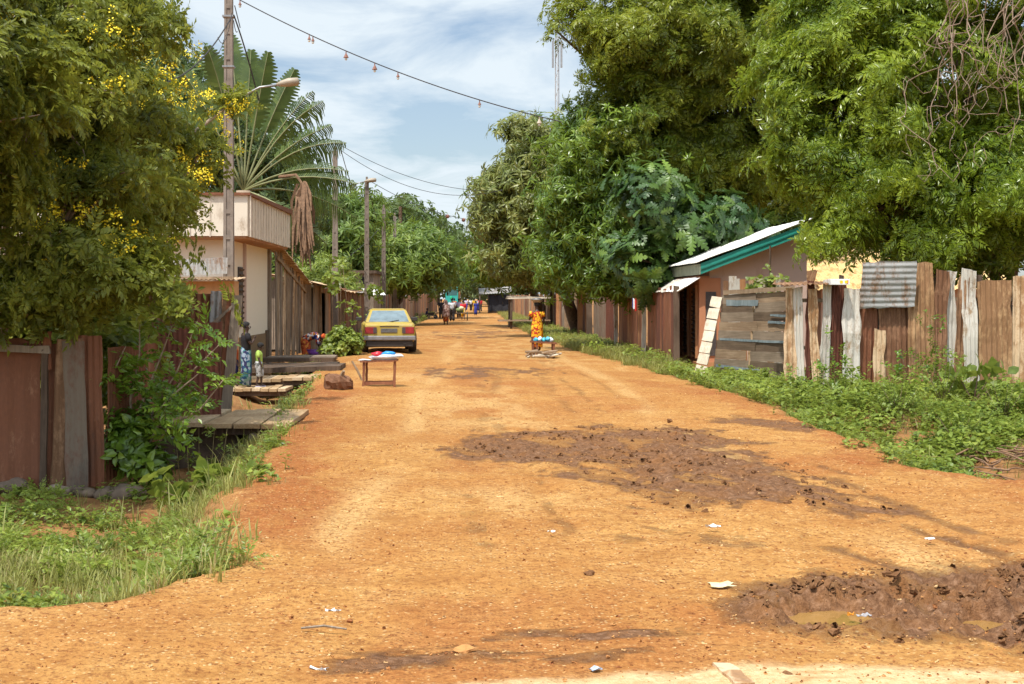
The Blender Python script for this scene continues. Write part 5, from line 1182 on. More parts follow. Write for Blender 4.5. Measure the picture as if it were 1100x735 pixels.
# ------------------------------------------------------------------ shrubs and single plants
def plant(name, label, base, stems, tm, n, lm, seed, sc=(.8, 1.2), clump=.1, r=.02, stemm=None, extra=(), cat='plant', group=None):
    """stems: list of point lists; leaves gather along the upper part of each"""
    rs = np.random.RandomState(seed); base = np.asarray(base, float); t = thing(name, label, cat, base, group=group); m = MB(); pos = []; ax = []
    for s in stems:
        s = [np.asarray(p, float) for p in s]; m.tube(s, [r*(1-.75*i/(len(s)-1)) for i in range(len(s))], 5)
        for k in range(n):
            u = rs.uniform(.22, 1)*(len(s)-1); i = min(len(s)-2, int(u)); p = s[i]*(1-(u-i))+s[i+1]*(u-i); off = rs.randn(3)*clump
            pos.append(p+off); ax.append(unit(s[i+1]-s[i])*.6+off/clump*.5+np.array((0, 0, .4)))
    for (c, rr, cnt) in extra:
        for k in range(cnt):
            d = rs.randn(3); d /= np.linalg.norm(d); d[2] = abs(d[2]) if rs.rand() < .6 else d[2]; pos.append(np.asarray(c)+d*np.asarray(rr)*rs.uniform(.5, 1)); ax.append(d+np.array((0, 0, .4)))
    pos = np.array(pos); V, Q = scatter(tm, pos, np.array(ax), rs.rand(len(pos))*6.28, rs.uniform(sc[0], sc[1], len(pos)))
    npart('leaves', V, Q, M[lm] if isinstance(lm, str) else lm, t); m.build('stems', stemm or M['bark'], t, smooth=True); return t
d = 17.4
plant('shrub', 'leafy shrub with long arching branches in front of the tin gate', (-4.05, 17.4, -.5),
    [[P(150, 510, d), P(150, 440, d), P(172, 385, d), P(185, 350, d)], [P(150, 510, d), P(160, 455, d), P(195, 410, d-.4), P(238, 368, d-.6)], [P(150, 510, d), P(165, 440, d), P(190, 400, d-.3), P(212, 345, d-.4)], [P(148, 510, d), P(140, 430, d), P(150, 380, d), P(150, 350, d)], [P(150, 512, d), P(180, 460, d-.3), P(215, 440, d-.6), P(240, 408, d-.7)], [P(150, 512, d), P(125, 440, d), P(122, 400, d-.1), P(135, 372, d-.2)], [P(150, 500, d), P(185, 425, d-.5), P(215, 400, d-.6)]],
    T_SHRUB, 9, 'shrub', 71, (.7, 1.1), .06, .022, M['bark_pale'])
plant('bush', 'dark shaded bush at the foot of the arching shrub', (-4.2, 17.2, -.55), [[P(150, 520, 17.2), P(148, 480, 17.2), P(140, 450, 17.2)]], T_BROAD, 6, 'mango', 72, (.9, 1.4), .12, .02, None, [(P(138, 478, 17.3), (.28, .3, .38), 110), (P(158, 502, 17.2), (.26, .3, .22), 50)], cat='bush')
def bigleaf(L, W): return [whorl(7, lambda: leaf2(R0.uniform(.6, 1.1)*L, W, R0.uniform(.3, .8), .12), R0, (.1, 1.1), L*.5) for _ in range(3)]
T_BIG = bigleaf(.22, .17); T_TARO = [whorl(4, lambda: leaf2(R0.uniform(.5, .95)*.42, .20, R0.uniform(.15, .4), .12), R0, (.5, 1.2), .15) for _ in range(3)]; T_PAPAYA = bigleaf(.30, .22)
x, y = G(162, 622, -.3); z = H(x, y)
plant('weed_plant', 'broad-leaved bright weed at the near edge of the left grass', (x, y, z), [[(x, y, z), (x, y, z+.14)], [(x, y, z), (x+.16, y-.03, z+.12)]], T_BIG, 7, 'weed', 73, (.5, .8), .07, .008)
x, y = G(215, 545, -.45); z = H(x, y)
plant('weed_plant', 'patch of big green leaves in the shade of the left ditch', (x, y, z), [[(x, y, z), (x+a, y+b, z+.15)] for a, b in ((-.4, 0), (.1, .2), (.5, -.05))], T_BIG, 9, 'weed', 74, (.5, .9), .1, .008)
x, y = G(45, 640, -.15); z = H(x, y)
plant('weed_plant', 'reddish dry-stemmed bushy weed at the left end of the grass', (x, y, z), [[(x+a, y, z), (x+a*1.5, y+.05, z+.30)] for a in (-.25, -.1, .05, .2)], T_CREEP, 26, 'weed', 75, (.5, .9), .07, .006, M['deadleaf'])
for (px, pyb, hgt, lab, sd) in ((212, 500, .75, 'tall seeding grass stems left of the ditch rim', 76), (262, 468, .35, 'weeds in front of the concrete block', 77)):
    x, y = G(px, pyb, -.3); z = H(x, y); plant('weed_plant', lab, (x, y, z), [[(x+a, y+b, z), (x+a*1.4, y+b, z+hgt)] for a, b in ((-.2, 0), (0, .1), (.15, 0), (.25, .1), (-.08, -.1))], T_CREEP, 8, 'weed', sd, (.5, .8), .04, .006, M['straw'])
d = 41.0; zb = H(-3.9, d)
plant('bush', 'bright green bush growing against the left side of the yellow car', (-3.9, d, zb), [[(-3.85, d, zb), (-3.8, d, zb+.6)], [(-3.75, d, zb), P(372, 320, d), P(368, 285, d)], [(-3.7, d, zb), P(380, 345, d), P(384, 325, d)]], T_BIG, 12, 'weed', 78, (.35, .65), .12, .015, None, [((-3.68, d, zb+.35), (.46, .45, .45), 300), ((-4.0, d-.2, zb+.15), (.3, .35, .22), 50), ((-3.35, d, zb+.3), (.25, .35, .32), 90)], cat='bush')
for (px, py, d, lab, sd, n) in ((357, 300, 51, 'papaya plant poking over the leafy shack roof', 81, 9), (402, 312, 62, 'small papaya plant behind the yellow car', 82, 9), (366, 285, 49, 'slender sapling by the second utility pole', 83, 7)):
    c = P(px, py, d); b = (c[0], d, H(c[0], d)); plant('plant', lab, b, [[b, (c[0], d, c[2]-.2), c]], T_PAPAYA, n-3, 'weed', sd, (.5, .85), .14, .02, M['bark_pale'], [(c, (.32, .3, .22), 9)])
c = P(822, 302, 32.7); plant('plant', 'leafy climber on top of the split boards below the pink wall', (c[0], c[1], 1.9), [[(c[0]-.2, c[1], 1.9), c+np.array((-.2, 0, .05))], [(c[0]+.2, c[1], 1.9), c+np.array((.3, 0, .05))], [(c[0], c[1], 1.9), c]], T_BIG, 7, 'weed', 84, (.5, .8), .12, .01)
c = P(1046, 418, 24); z = H(c[0], 24)
plant('taro_plant', 'large-leaved bright taro plant at the right end of the mound', (c[0], 24, z), [[(c[0], 24, z), P(1052, 392, 24)], [(c[0], 24, z), P(1030, 405, 24)], [(c[0], 24, z), P(1065, 402, 24)], [(c[0], 24, z), P(1085, 400, 24)]], T_TARO, 3, 'weed', 85, (.8, 1.2), .05, .02)
for (px, pb, pt, dd, lab, sd, lm) in ((1000, 412, 340, 26.3, 'slender dark shrub against the brown sheet of the right fence', 86, 'mango'), (893, 420, 375, 25.5, 'small leaf-speckled shrub below the white sheets', 87, 'shrub'), (968, 415, 378, 26, 'low green shrub under the flat grey sheet', 88, 'shrub'), (850, 418, 398, 25.8, 'low pale weed clump at the corner of the board screen', 89, 'weed')):
    b = P(px, pb, dd); b[2] = H(b[0], dd); e = P(px, pt, dd); plant('shrub', lab, b, [[b, b*.5+e*.5+np.array((.1, 0, 0)), e], [b, b*.4+e*.6+np.array((-.25, 0, -.1))], [b, b*.4+e*.6+np.array((.28, 0, -.1))]], T_WEED, 14, lm, sd, (.7, 1.2), .12, .01)
for (px, pb, dd, hh, lab, sd) in ((965, 436, 22.5, .55, 'tall leafy weed in the middle of the right mound', 131), (1012, 425, 23.5, .7, 'tallest leafy weed of the mound under the white sheet', 132), (1078, 430, 22, .6, 'bushy weed below the ochre sheet at the right edge', 133), (905, 432, 24, .45, 'bushy weed below the broad white sheet', 134), (1030, 452, 20.5, .45, 'low bushy weed above the bare bank', 135)):
    b = P(px, pb, dd); b[2] = H(b[0], dd); plant('weed_plant', lab, b, [[b, b+np.array((a, q_, hh))] for a, q_ in ((-.3, 0), (-.12, .1), (.05, -.05), (.2, .1), (.34, 0))], T_WEED, 10, 'weed', sd, (.6, 1.1), .10, .008)
t = thing('brushwood', 'brown dry branches heaped on the bare bank at the right edge', 'brushwood', (7.4, 18.8, H(7.4, 18.8))); rs = np.random.RandomState(33); m = MB()
for k in range(60):
    x, y = 7.3+rs.randn()*.55, 18.8+rs.randn()*.6; z = H(x, y)+rs.uniform(.02, .22); a = rs.uniform(0, 6.28); L = rs.uniform(.3, .9); dv = np.array((math.cos(a), math.sin(a), rs.uniform(-.25, .25)))*L/2; c = np.array((x, y, z))
    m.tube([c-dv, c+np.array((0, 0, rs.uniform(-.04, .06))), c+dv], [.014, .011, .005], 5)
m.build('branches', M['deadleaf'], t)
# dry hanging creeper, top right
rs = np.random.RandomState(17); c = P(1060, -40, 22); t = thing('dry_creeper', 'tangle of bare dry creeper stems hanging in the right neem', 'creeper', c); m = MB()
for k in range(26):
    x0 = rs.uniform(1000, 1110); p = P(x0, rs.uniform(-60, 40), 22+rs.uniform(-.6, .6)); e = P(x0+rs.uniform(-70, 20), rs.uniform(60, 190) if k < 18 else rs.uniform(20, 90), 22+rs.uniform(-.6, .4)); pts = []
    w1 = rs.randn(3)*.30; w2 = rs.randn(3)*.13; w3 = rs.randn(3)*.06
    for s in np.linspace(0, 1, 24): pts.append(p*(1-s)+e*s+w1*math.sin(math.pi*s)*np.array((1, 1, .3))+w2*math.sin(3*math.pi*s)+w3*math.sin(9*math.pi*s)+np.array((0, 0, -.35*math.sin(math.pi*s))))
    m.tube(pts, [.0105*(1-.7*s) for s in np.linspace(0, 1, 24)], 5)
    if k % 2: m.tube([pts[-1], pts[-1]+np.array((.1, 0, -.1)), pts[-1]+np.array((.2, 0, .05)), pts[-1]+np.array((.16, 0, .2))], .005, 4)
m.build('stems', m_plain('dry stem', (.24, .165, .11), .85), t, smooth=True)
# ------------------------------------------------------------------ yellow car (local: +Y is its front, origin under the rear bumper)
t = NT('dusty yellow car paint'); t.set(t.mix(t.ramp(t.noise(3.5, 5, .7), [(.42, .05), (.7, .7)]), t.mix(t.noise(9, 4), (.36, .25, .02), (.46, .33, .028)), (.34, .26, .12)), t.ramp(t.noise(5, 4), [(.3, .35), (.7, .65)])); M['carpaint'] = t.m
M['cardark'] = m_plain('sooty black plastic', (.035, .028, .024), .6, 0, .3)
M['bumper'] = m_plain('grey bumper', (.20, .19, .19), .45, .2, .3)
M['glass'] = m_plain('dusty window glass', (.16, .21, .23), .08, 0, .35, 2.5, 0)
M['taillight'] = m_plain('red tail light', (.28, .018, .02), .25, 0, .3, 9, 0)
M['rubber'] = m_plain('tyre rubber', (.03, .028, .026), .85, 0, .2)
cz = H(-2.3, 42.5)
car = thing('car', 'low dusty yellow saloon car parked on the left roadside, seen from behind', 'car', (-2.36, 41.6, cz+.03), .09)
def rings(rs_, seg=None):
    m = MB(); n = None
    for (y, w, zb, zt) in rs_:
        r = [(-w*.90, y, zb), (-w, y, zb+(zt-zb)*.22), (-w*1.0, y, zb+(zt-zb)*.62), (-w*.965, y, zt-.05), (-w*.90, y, zt), (0, y, zt+.018), (w*.90, y, zt), (w*.965, y, zt-.05), (w, y, zb+(zt-zb)*.62), (w, y, zb+(zt-zb)*.22), (w*.90, y, zb)]
        n = len(r); m.v += r
    k = len(rs_)
    for i in range(k-1):
        for j in range(n): j2 = (j+1) % n; m.f.append((i*n+j, i*n+j2, (i+1)*n+j2, (i+1)*n+j))
    m.f.append(tuple(range(n))); m.f.append(tuple((k-1)*n+j for j in reversed(range(n)))); return m
b = rings([(0, .72, .42, .74), (.03, .75, .36, .80), (.10, .77, .30, .83), (.5, .79, .25, .845), (1.4, .80, .22, .85), (2.5, .80, .22, .845), (3.0, .80, .24, .83), (3.7, .78, .28, .77), (4.1, .74, .36, .68)])
body = b.build('body', M['carpaint'], car, local=True, bevel=.012)
cb = [(-.70, .42, .845), (.70, .42, .845), (.70, 3.05, .835), (-.70, 3.05, .835), (-.53, 1.02, 1.23), (.53, 1.02, 1.23), (.54, 2.20, 1.23), (-.54, 2.20, 1.23)]
MB().hexa(cb).build('cabin', M['carpaint'], car, local=True, bevel=.04)
MB().box((0, 1.60, 1.236), (.96, 1.1, .03)).build('roof_panel', M['carpaint'], car, local=True, bevel=.012)
def quad_panel(a, b_, c, d_, u0, u1, v0, v1, off, th=.008):
    a, b_, c, d_ = [np.array(p, float) for p in (a, b_, c, d_)]; f_ = lambda u, v: (a*(1-u)+b_*u)*(1-v)+(d_*(1-u)+c*u)*v
    nr = unit(np.cross(b_-a, d_-a)); q = [f_(u0, v0), f_(u1, v0), f_(u1, v1), f_(u0, v1)]
    return MB().hexa([p+nr*(off-th) for p in q]+[p+nr*off for p in q])
quad_panel(cb[0], cb[1], cb[5], cb[4], .07, .93, .06, .90, .007).build('rear_window', M['glass'], car, local=True)
quad_panel(cb[2], cb[3], cb[7], cb[6], .06, .94, .06, .9, .007).build('windscreen', M['glass'], car, local=True)
for u0, u1 in ((.16, .50), (.54, .90)):
    quad_panel(cb[1], cb[2], cb[6], cb[5], u0, u1, .10, .86, .007).build('side_window', M['glass'], car, local=True)
    quad_panel(cb[3], cb[0], cb[4], cb[7], 1-u1, 1-u0, .10, .86, .007).build('side_window', M['glass'], car, local=True)
for s in (-1, 1):
    tl_ = MB().bx(s*.40, s*.722, -.022, .05, .53, .725).build('taillight', M['taillight'], car, local=True, bevel=.01)
    MB().bx(s*.37, s*.47, -.027, -.018, .54, .715).build('reverse_lamp', m_plain('smoked lens', (.07, .05, .05), .3), tl_, local=True)
MB().bx(-.25, .23, -.018, .02, .56, .68).build('number_plate', m_plain('grimy plate', (.10, .095, .09), .6, 0, .35, 25), car, local=True, bevel=.006)
bp = MB().bx(-.77, .77, -.085, .12, .33, .47).build('bumper', M['bumper'], car, local=True, bevel=.03)
MB().bx(-.69, .69, -.02, .3, .14, .33).build('rear_valance', M['cardark'], car, local=True, bevel=.03)
MB().tube([(.45, -.05, .24), (.45, .4, .24)], .03, 8).build('exhaust', M['cardark'], car, local=True)
MB().bx(-.28, .28, -.012, .02, .735, .755).build('boot_handle', M['cardark'], car, local=True)
MB().tube([(0.02, .42, .87), (.30, .50, .92)], .01, 5).build('rear_wiper', M['cardark'], car, local=True)
for s in (-1, 1):
    for y in (.78, 3.25):
        w = MB().tube([(s*.66, y, .27), (s*.70, y, .27), (s*.80, y, .27), (s*.825, y, .27)], [.26, .285, .285, .25], 18).build('wheel', M['rubber'], car, local=True, smooth=False)
        MB().tube([(s*.79, y, .27), (s*.832, y, .27)], [.16, .15], 14).build('rim', M['steel'], w, local=True)
        MB().tube([(s*.60, y, .29), (s*.803, y, .29)], .325, 20).build('wheel_arch', M['cardark'], car, local=True)
    mr = MB().box((s*.86, 2.55, .92), (.20, .08, .13)).build('mirror', M['cardark'], car, local=True, bevel=.02)
    d1 = MB().bx(s*.798, s*.808, 1.30, 1.315, .30, .84).bx(s*.798, s*.808, 2.40, 2.415, .30, .84).build('door_gaps', M['cardark'], car, local=True)
    MB().bx(s*.80, s*.82, 1.42, 1.56, .70, .73).build('door_handle', M['cardark'], car, local=True)
# ------------------------------------------------------------------ people
SKIN = m_plain('dark brown skin', (.060, .030, .019), .5, 0, .15, 8, .05); HAIR = m_plain('black hair', (.012, .010, .009), .9, 0, .2, 40, .6); EYE = m_plain('eye white', (.35, .32, .28), .3, 0, .05)
def standing(**kw):
    p = {'pelvis': (0, 0, .53), 'belly': (0, .005, .62), 'chest': (0, 0, .735), 'neck': (0, .0, .835), 'jaw': (0, .012, .885), 'head': (0, .006, .94)}
    for s, n in ((-1, 'L'), (1, 'R')):
        p.update({'sh'+n: (s*.105, 0, .80), 'el'+n: (s*.135, -.012, .635), 'wr'+n: (s*.14, .03, .49), 'ha'+n: (s*.138, .045, .445), 'hip'+n: (s*.052, 0, .50), 'kn'+n: (s*.055, .012, .285), 'an'+n: (s*.055, -.012, .045), 'to'+n: (s*.062, .075, .018)})
    p.update(kw); return {k: np.array(v, float) for k, v in p.items()}
RAD = {'pelvis': (.078, .062), 'belly': (.070, .054), 'chest': (.085, .058), 'neck': (.030, .030), 'jaw': (.040, .046), 'head': (.050, .060), 'sh': (.036, .036), 'el': (.025, .025), 'wr': (.017, .018), 'ha': (.022, .013), 'hip': (.062, .060), 'kn': (.037, .037), 'an': (.023, .025), 'to': (.024, .014)}
def body_mesh(p, h, child=False):
    names = list(p.keys()); idx = {n: i for i, n in enumerate(names)}
    E = [('pelvis', 'belly'), ('belly', 'chest'), ('chest', 'neck'), ('neck', 'jaw'), ('jaw', 'head')]
    for s in 'LR': E += [('chest', 'sh'+s), ('sh'+s, 'el'+s), ('el'+s, 'wr'+s), ('wr'+s, 'ha'+s), ('pelvis', 'hip'+s), ('hip'+s, 'kn'+s), ('kn'+s, 'an'+s), ('an'+s, 'to'+s)]
    me = bpy.data.meshes.new('figure'); me.from_pydata([tuple(p[n]*h) for n in names], [(idx[a], idx[b]) for a, b in E], []); me.update()
    o = bpy.data.objects.new('figure', me); COL.objects.link(o)
    sk = o.modifiers.new('skin', 'SKIN'); sub = o.modifiers.new('sub', 'SUBSURF'); sub.levels = 1; sub.render_levels = 1
    k = 1.22 if child else 1.0
    for n in names:
        key = n[:-1] if n[-1] in 'LR' else n; r = RAD[key]; f = k if key in ('head', 'jaw') else 1
        v = me.skin_vertices[0].data[idx[n]]; v.radius = (r[0]*h*f, r[1]*h*f); v.use_root = (n == 'pelvis')
    dg = bpy.context.evaluated_depsgraph_get(); em = o.evaluated_get(dg).to_mesh()
    V = [tuple(v.co) for v in em.vertices]; Fc = [tuple(f.vertices) for f in em.polygons]
    o.evaluated_get(dg).to_mesh_clear(); bpy.data.objects.remove(o); bpy.data.meshes.remove(me)
    return V, Fc
def fingers(mb, wr, ha, h, side):
    t = unit(ha-wr); s = unit(np.cross(t, (0, 1, .2))); n = np.cross(s, t); L = .052*h
    for k, (o, ln) in enumerate(((-.015, .85), (-.005, 1.0), (.006, .95), (.016, .75))):
        b = ha+s*o*h+t*.004*h; mb.tube([b-t*.01*h, b+t*L*ln*.5+n*.004*h, b+t*L*ln*.92+n*.014*h], [.0058*h, .0052*h, .004*h], 5)
    b = wr*.45+ha*.55+s*.014*h*(-side); mb.tube([b, b+(t*.6+s*(-side)*.8)*.022*h, b+(t*.95+s*(-side)*.4)*.042*h], [.0065*h, .0058*h, .0045*h], 5)
def person(label, loc, rz, h, pose, build, child=False, hair='short', lookdir=(0, 1, 0)):
    t = thing('person', label, 'person', loc, rz); p = {k: v for k, v in pose.items()}
    V, Fc = body_mesh(p, h, child); m = MB(); m.v = list(V); m.f = list(Fc); nb = len(m.f)
    for s, n in ((-1, 'L'), (1, 'R')): fingers(m, p['wr'+n]*h, p['ha'+n]*h, h, s)
    k = 1.22 if child else 1.0; hd = p['head']*h; up = unit(p['head']-p['neck']); fw = np.asarray(lookdir, float); fw = unit(fw-up*np.dot(fw, up)); sd = np.cross(fw, up)
    m.tube([hd+fw*.052*h*k+up*.004*h, hd+fw*.066*h*k-up*.018*h, hd+fw*.058*h*k-up*.024*h], [.006*h, .011*h, .008*h], 6)     # nose
    m.tube([hd+fw*.053*h*k-up*.040*h+sd*.016*h, hd+fw*.060*h*k-up*.040*h, hd+fw*.053*h*k-up*.040*h-sd*.016*h], [.004*h, .008*h, .004*h], 6)   # lips
    for s in (-1, 1): m.sphere(hd+sd*s*.052*h*k-up*.012*h, (.008*h, .012*h, .018*h), 7, 5)
    ne = len(m.f)
    for s in (-1, 1): m.sphere(hd+sd*s*.020*h*k+fw*.053*h*k+up*.004*h, .0045*h, 6, 4)
    o = m.build('body', [SKIN, EYE], t, smooth=True, local=True)
    for i in range(ne, len(o.data.polygons)): o.data.polygons[i].material_index = 1
    if hair:
        hm = MB(); Rm = np.stack((sd, fw, up), 1); hm.sphere(hd-fw*.008*h*k+up*.012*h, (.060*h*k, .066*h*k, .056*h*k), 12, 8, rot=Rm); hv = []
        hm.v = [tuple(np.array(v)) for v in hm.v]; 
        # cut away the face by pulling those points inside the head
        for i, v in enumerate(hm.v):
            q = np.array(v)-hd
            if np.dot(q, fw) > .028*h*k and np.dot(q, up) < .030*h*k: hm.v[i] = tuple(hd+q*.55)
        hm.build('hair', HAIR, t, smooth=True, local=True)
    def cloth(name, pts, rx, ry, mat, n=14, xdir=(1, 0, 0), wob=0, seed=0, lab=None):
        q = [np.asarray(a, float)*h for a in pts]; mb = MB(); mb.tube(q, [r*h for r in rx], n, True, [r*h for r in ry], xdir)
        if wob:
            rs = np.random.RandomState(seed); ph = rs.rand(3)*6
            c0 = len(q); 
            for i in range(c0):
                for j in range(n):
                    a = 2*math.pi*j/n; w = wob*h*(i/(c0-1))*(math.sin(4*a+ph[0]+i*.3)+.6*math.sin(7*a+ph[1])); v = np.array(mb.v[i*n+j]); d_ = v-q[i]; mb.v[i*n+j] = tuple(v+unit(d_)*w)
        return mb.build(name, mat, t, smooth=True, local=True)
    build(cloth, p); return t
def shirt(cloth, p, mat, sleeve=.45, low=-.02, ex=1.0, name='shirt'):
    pts = [p['pelvis']+(0, 0, low), p['belly'], p['chest']+(0, 0, -.02), p['chest']+(0, 0, .035), p['chest']*.42+p['neck']*.58+(0, 0, .0), p['neck']+(0, 0, -.012)]
    cloth(name, pts, [.098*ex, .092*ex, .108*ex, .122*ex, .10*ex, .042], [.078*ex, .070*ex, .076*ex, .072*ex, .055, .040], mat)
    for s in 'LR':
        a, b, c = p['sh'+s], p['el'+s], p['wr'+s]; e = a+(b-a)*min(1, sleeve*2) if sleeve <= .5 else b+(c-b)*(sleeve*2-1)
        pts = [a*.8+p['chest']*.2+(0, 0, .01), a, a*.5+(b if sleeve > .5 else e)*.5] + ([b] if sleeve > .5 else []) + [e]
        cloth('sleeve', pts, [.040, .046]+[.042]*(len(pts)-3)+[.038], [.040, .046]+[.042]*(len(pts)-3)+[.038], mat, 9, None)
def trousers(cloth, p, mat, to=1.0, w=1.0, name='trouser_leg'):
    for s in 'LR':
        a, b, c = p['hip'+s], p['kn'+s], p['an'+s]; e = b+(c-b)*(to*2-1) if to > .5 else a+(b-a)*to*2
        pts = [p['pelvis']*.55+a*.45+(0, 0, .035), a, a*.5+b*.5] + ([b, b*.5+e*.5] if to > .5 else []) + [e]
        rr = [.075, .076, .066]+([.054, .050] if to > .5 else [])+[.048 if to > .5 else .06]
        cloth(name, pts, [r*w for r in rr], [r*w for r in rr], mat, 10, None)
def skirt(cloth, p, mat, low=.08, w=1.0, name='skirt', top='pelvis', off=(0, 0, 0)):
    c = p['pelvis']; f = np.array((p['anL']+p['anR'])/2); f[2] = low; k = p['knL']*.5+p['knR']*.5
    cloth(name, [c+(0, 0, .085), c+(0, 0, .02), c*.5+k*.5, k+(0, 0, -.02), f+np.array(off)], [.085*w, .105*w, .112*w, .108*w, .115*w], [.072*w, .092*w, .095*w, .092*w, .10*w], mat, 18, (1, 0, 0), .006, 3)
E_ = -math.pi/2
c_green = m_cloth('lime shirt cloth', [(.36, .50, .10)], 8); c_camo = m_cloth('camouflage cloth', [(.20, .19, .17), (.34, .33, .31), (.10, .10, .09), (.42, .41, .40)], 22); c_black = m_cloth('black cloth', [(.018, .016, .017)]); c_wrap = m_cloth('blue green printed wrap', [(.02, .06, .12), (.05, .16, .16), (.16, .26, .24), (.03, .03, .08), (.25, .30, .36)], 16)
c_orange = m_cloth('orange cloth', [(.60, .11, .03)]); c_navy = m_cloth('navy cloth', [(.02, .02, .06)]); c_print = m_cloth('yellow and red print', [(.75, .38, .02), (.45, .04, .02), (.80, .50, .03), (.30, .05, .02), (.70, .30, .02)], 20)
c_multi = m_cloth('multicoloured print', [(.55, .10, .03), (.70, .66, .60), (.04, .07, .30), (.60, .22, .04), (.05, .04, .08)], 14); c_brown = m_cloth('brown and white wrap cloth', [(.30, .17, .14), (.40, .27, .24), (.24, .13, .10), (.46, .36, .32)], 12); c_red = m_cloth('red cloth', [(.55, .03, .04)]); c_white = m_cloth('white cloth', [(.62, .62, .64)]); c_lav = m_cloth('pale lavender cloth', [(.50, .46, .58)]); c_dark = m_cloth('dark trouser cloth', [(.035, .03, .03)]); c_yel = m_cloth('yellow cloth', [(.65, .40, .02)]); c_blue = m_cloth('deep blue cloth', [(.03, .04, .22)]); c_rust = m_cloth('orange red print', [(.50, .10, .03), (.60, .25, .05), (.30, .05, .02)], 16)
zb = -.17
d = 30.65; x = P(264, 0, d)[0]
person('girl in a black top and blue-green printed wrap standing on the narrow bridge', (x, d, zb), E_*.75, 1.40,
    standing(elR=(.15, .04, .66), wrR=(.10, .10, .72), haR=(.07, .12, .75), elL=(-.15, -.02, .65), wrL=(-.14, .05, .52), haL=(-.135, .06, .47), head=(0, .01, .94)),
    lambda c, p: (shirt(c, p, c_black, .32, -.06), skirt(c, p, c_wrap, .03, .92, 'wrap')))
d = 30.9; x = P(252, 0, d)[0]
person('small child in an orange top half hidden behind the tin gate', (x, d, zb), E_*.8, 1.02, standing(), lambda c, p: (shirt(c, p, c_orange, .3, -.06, 1.1), trousers(c, p, c_navy, .55, 1.05, 'shorts_leg')), True)
d = 30.7; x = P(278, 0, d)[0]
person('boy in a lime shirt and grey camouflage shorts looking down on the narrow bridge', (x, d, zb), E_, .95,
    standing(jaw=(0, .03, .875), head=(0, .045, .925), neck=(0, .005, .835), elR=(.14, .02, .64), wrR=(.13, .07, .50), haR=(.125, .085, .455), elL=(-.14, .01, .64), wrL=(-.13, .06, .50), haL=(-.125, .075, .455), knL=(-.055, .05, .29), anL=(-.055, .05, .045), toL=(-.06, .135, .018), anR=(.055, -.05, .045), toR=(.06, .035, .018)),
    lambda c, p: (shirt(c, p, c_green, .42, -.08, 1.12), trousers(c, p, c_camo, .62, 1.15, 'shorts_leg'), [c('sandal', [p['an'+s]*.5+p['to'+s]*.5+np.array((0, -.06, -.026)), p['to'+s]+np.array((0, .015, -.012))], [.030, .032], [.012, .012], c_lav, 8) for s in 'LR']), True, lookdir=(0, .75, -.6))
# bending woman
d = 46.2; x = P(329, 0, d)[0]; z = H(x, d)
bend = standing(pelvis=(0, -.02, .52), belly=(0, .05, .60), chest=(0, .17, .635), neck=(0, .265, .615), jaw=(0, .315, .585), head=(0, .355, .565), shL=(-.10, .225, .625), shR=(.10, .225, .625), elL=(-.12, .25, .46), elR=(.12, .25, .46), wrL=(-.07, .31, .33), wrR=(.07, .31, .33), haL=(-.06, .325, .285), haR=(.06, .325, .285))
person('woman in multicoloured cloth and orange headwrap bending over wash basins', (x, d, z), E_, 1.62, bend,
    lambda c, p: (c('blouse', [p['pelvis']+(0, -.02, .03), p['belly'], p['chest'], p['chest']*.4+p['neck']*.6], [.10, .105, .12, .07], [.085, .078, .078, .055], c_multi),
                  [c('sleeve', [p['sh'+s]*.8+p['chest']*.2, p['sh'+s], p['el'+s]], [.05, .05, .042], [.05, .05, .042], c_multi, 9, None) for s in 'LR'],
                  skirt(c, p, c_rust, .18, 1.05), c('headwrap', [p['head']+(0, -.05, .035), p['head']+(0, -.01, .05), p['head']+(0, .035, .035), p['head']+(0, .05, .01)], [.045, .066, .060, .03], [.04, .06, .06, .03], c_orange, 12)), hair=None, lookdir=(0, .3, -1))
# woman with a bowl on her head
d = 46.5; x = P(577, 0, d)[0]; z = H(x, d)
wy = person('woman in a yellow and red printed dress carrying a dark bowl on her head', (x, d, z), .5, 1.62,
    standing(elL=(-.15, .05, .64), wrL=(-.08, .13, .66), haL=(-.05, .15, .68), elR=(.15, -.02, .63), wrR=(.13, .05, .52)),
    lambda c, p: (c('dress', [p['neck']+(0, 0, -.02), p['chest']+(0, 0, .045), p['chest'], p['belly'], p['pelvis'], p['pelvis']+(0, 0, -.15), p['pelvis']+(0, 0, -.32), p['pelvis']+(0, 0, -.44)], [.05, .125, .12, .105, .125, .13, .125, .12], [.045, .075, .085, .082, .105, .11, .105, .10], c_print, 18, (1, 0, 0), .006, 5),
                  [c('sleeve', [p['sh'+s], p['sh'+s]*.4+p['el'+s]*.6], [.058, .056], [.058, .056], c_print, 10, None) for s in 'LR']))
c = np.array((x, d, z+1.62*.985)); t = thing('bowl', 'dark enamel bowl on the head of the woman in yellow', 'bowl', c)
MB().tube([c, c+(0, 0, .01), c+(0, 0, .08), c+(0, 0, .13), c+(0, 0, .12)], [.10, .12, .19, .21, .19], 18).build('bowl', M['steel'], t, smooth=True); MB().sphere(c+(0, 0, .11), (.17, .17, .05), 12, 6).build('contents', M['cardark'], t, smooth=True)
walk = standing(knL=(-.055, .07, .29), anL=(-.055, .09, .05), toL=(-.06, .17, .02), knR=(.055, -.01, .285), anR=(.055, -.11, .07), toR=(.06, -.04, .02), elL=(-.14, -.05, .64), wrL=(-.13, -.03, .49), haL=(-.13, -.01, .45), elR=(.14, .04, .64), wrR=(.13, .11, .50), haR=(.13, .13, .46))
def put(label, px, d, h, rz, pose, fn, child=False, hair='short'):
    x = P(px, 0, d)[0]; return person(label, (x, d, H(x, d)), rz, h, pose, fn, child, hair)
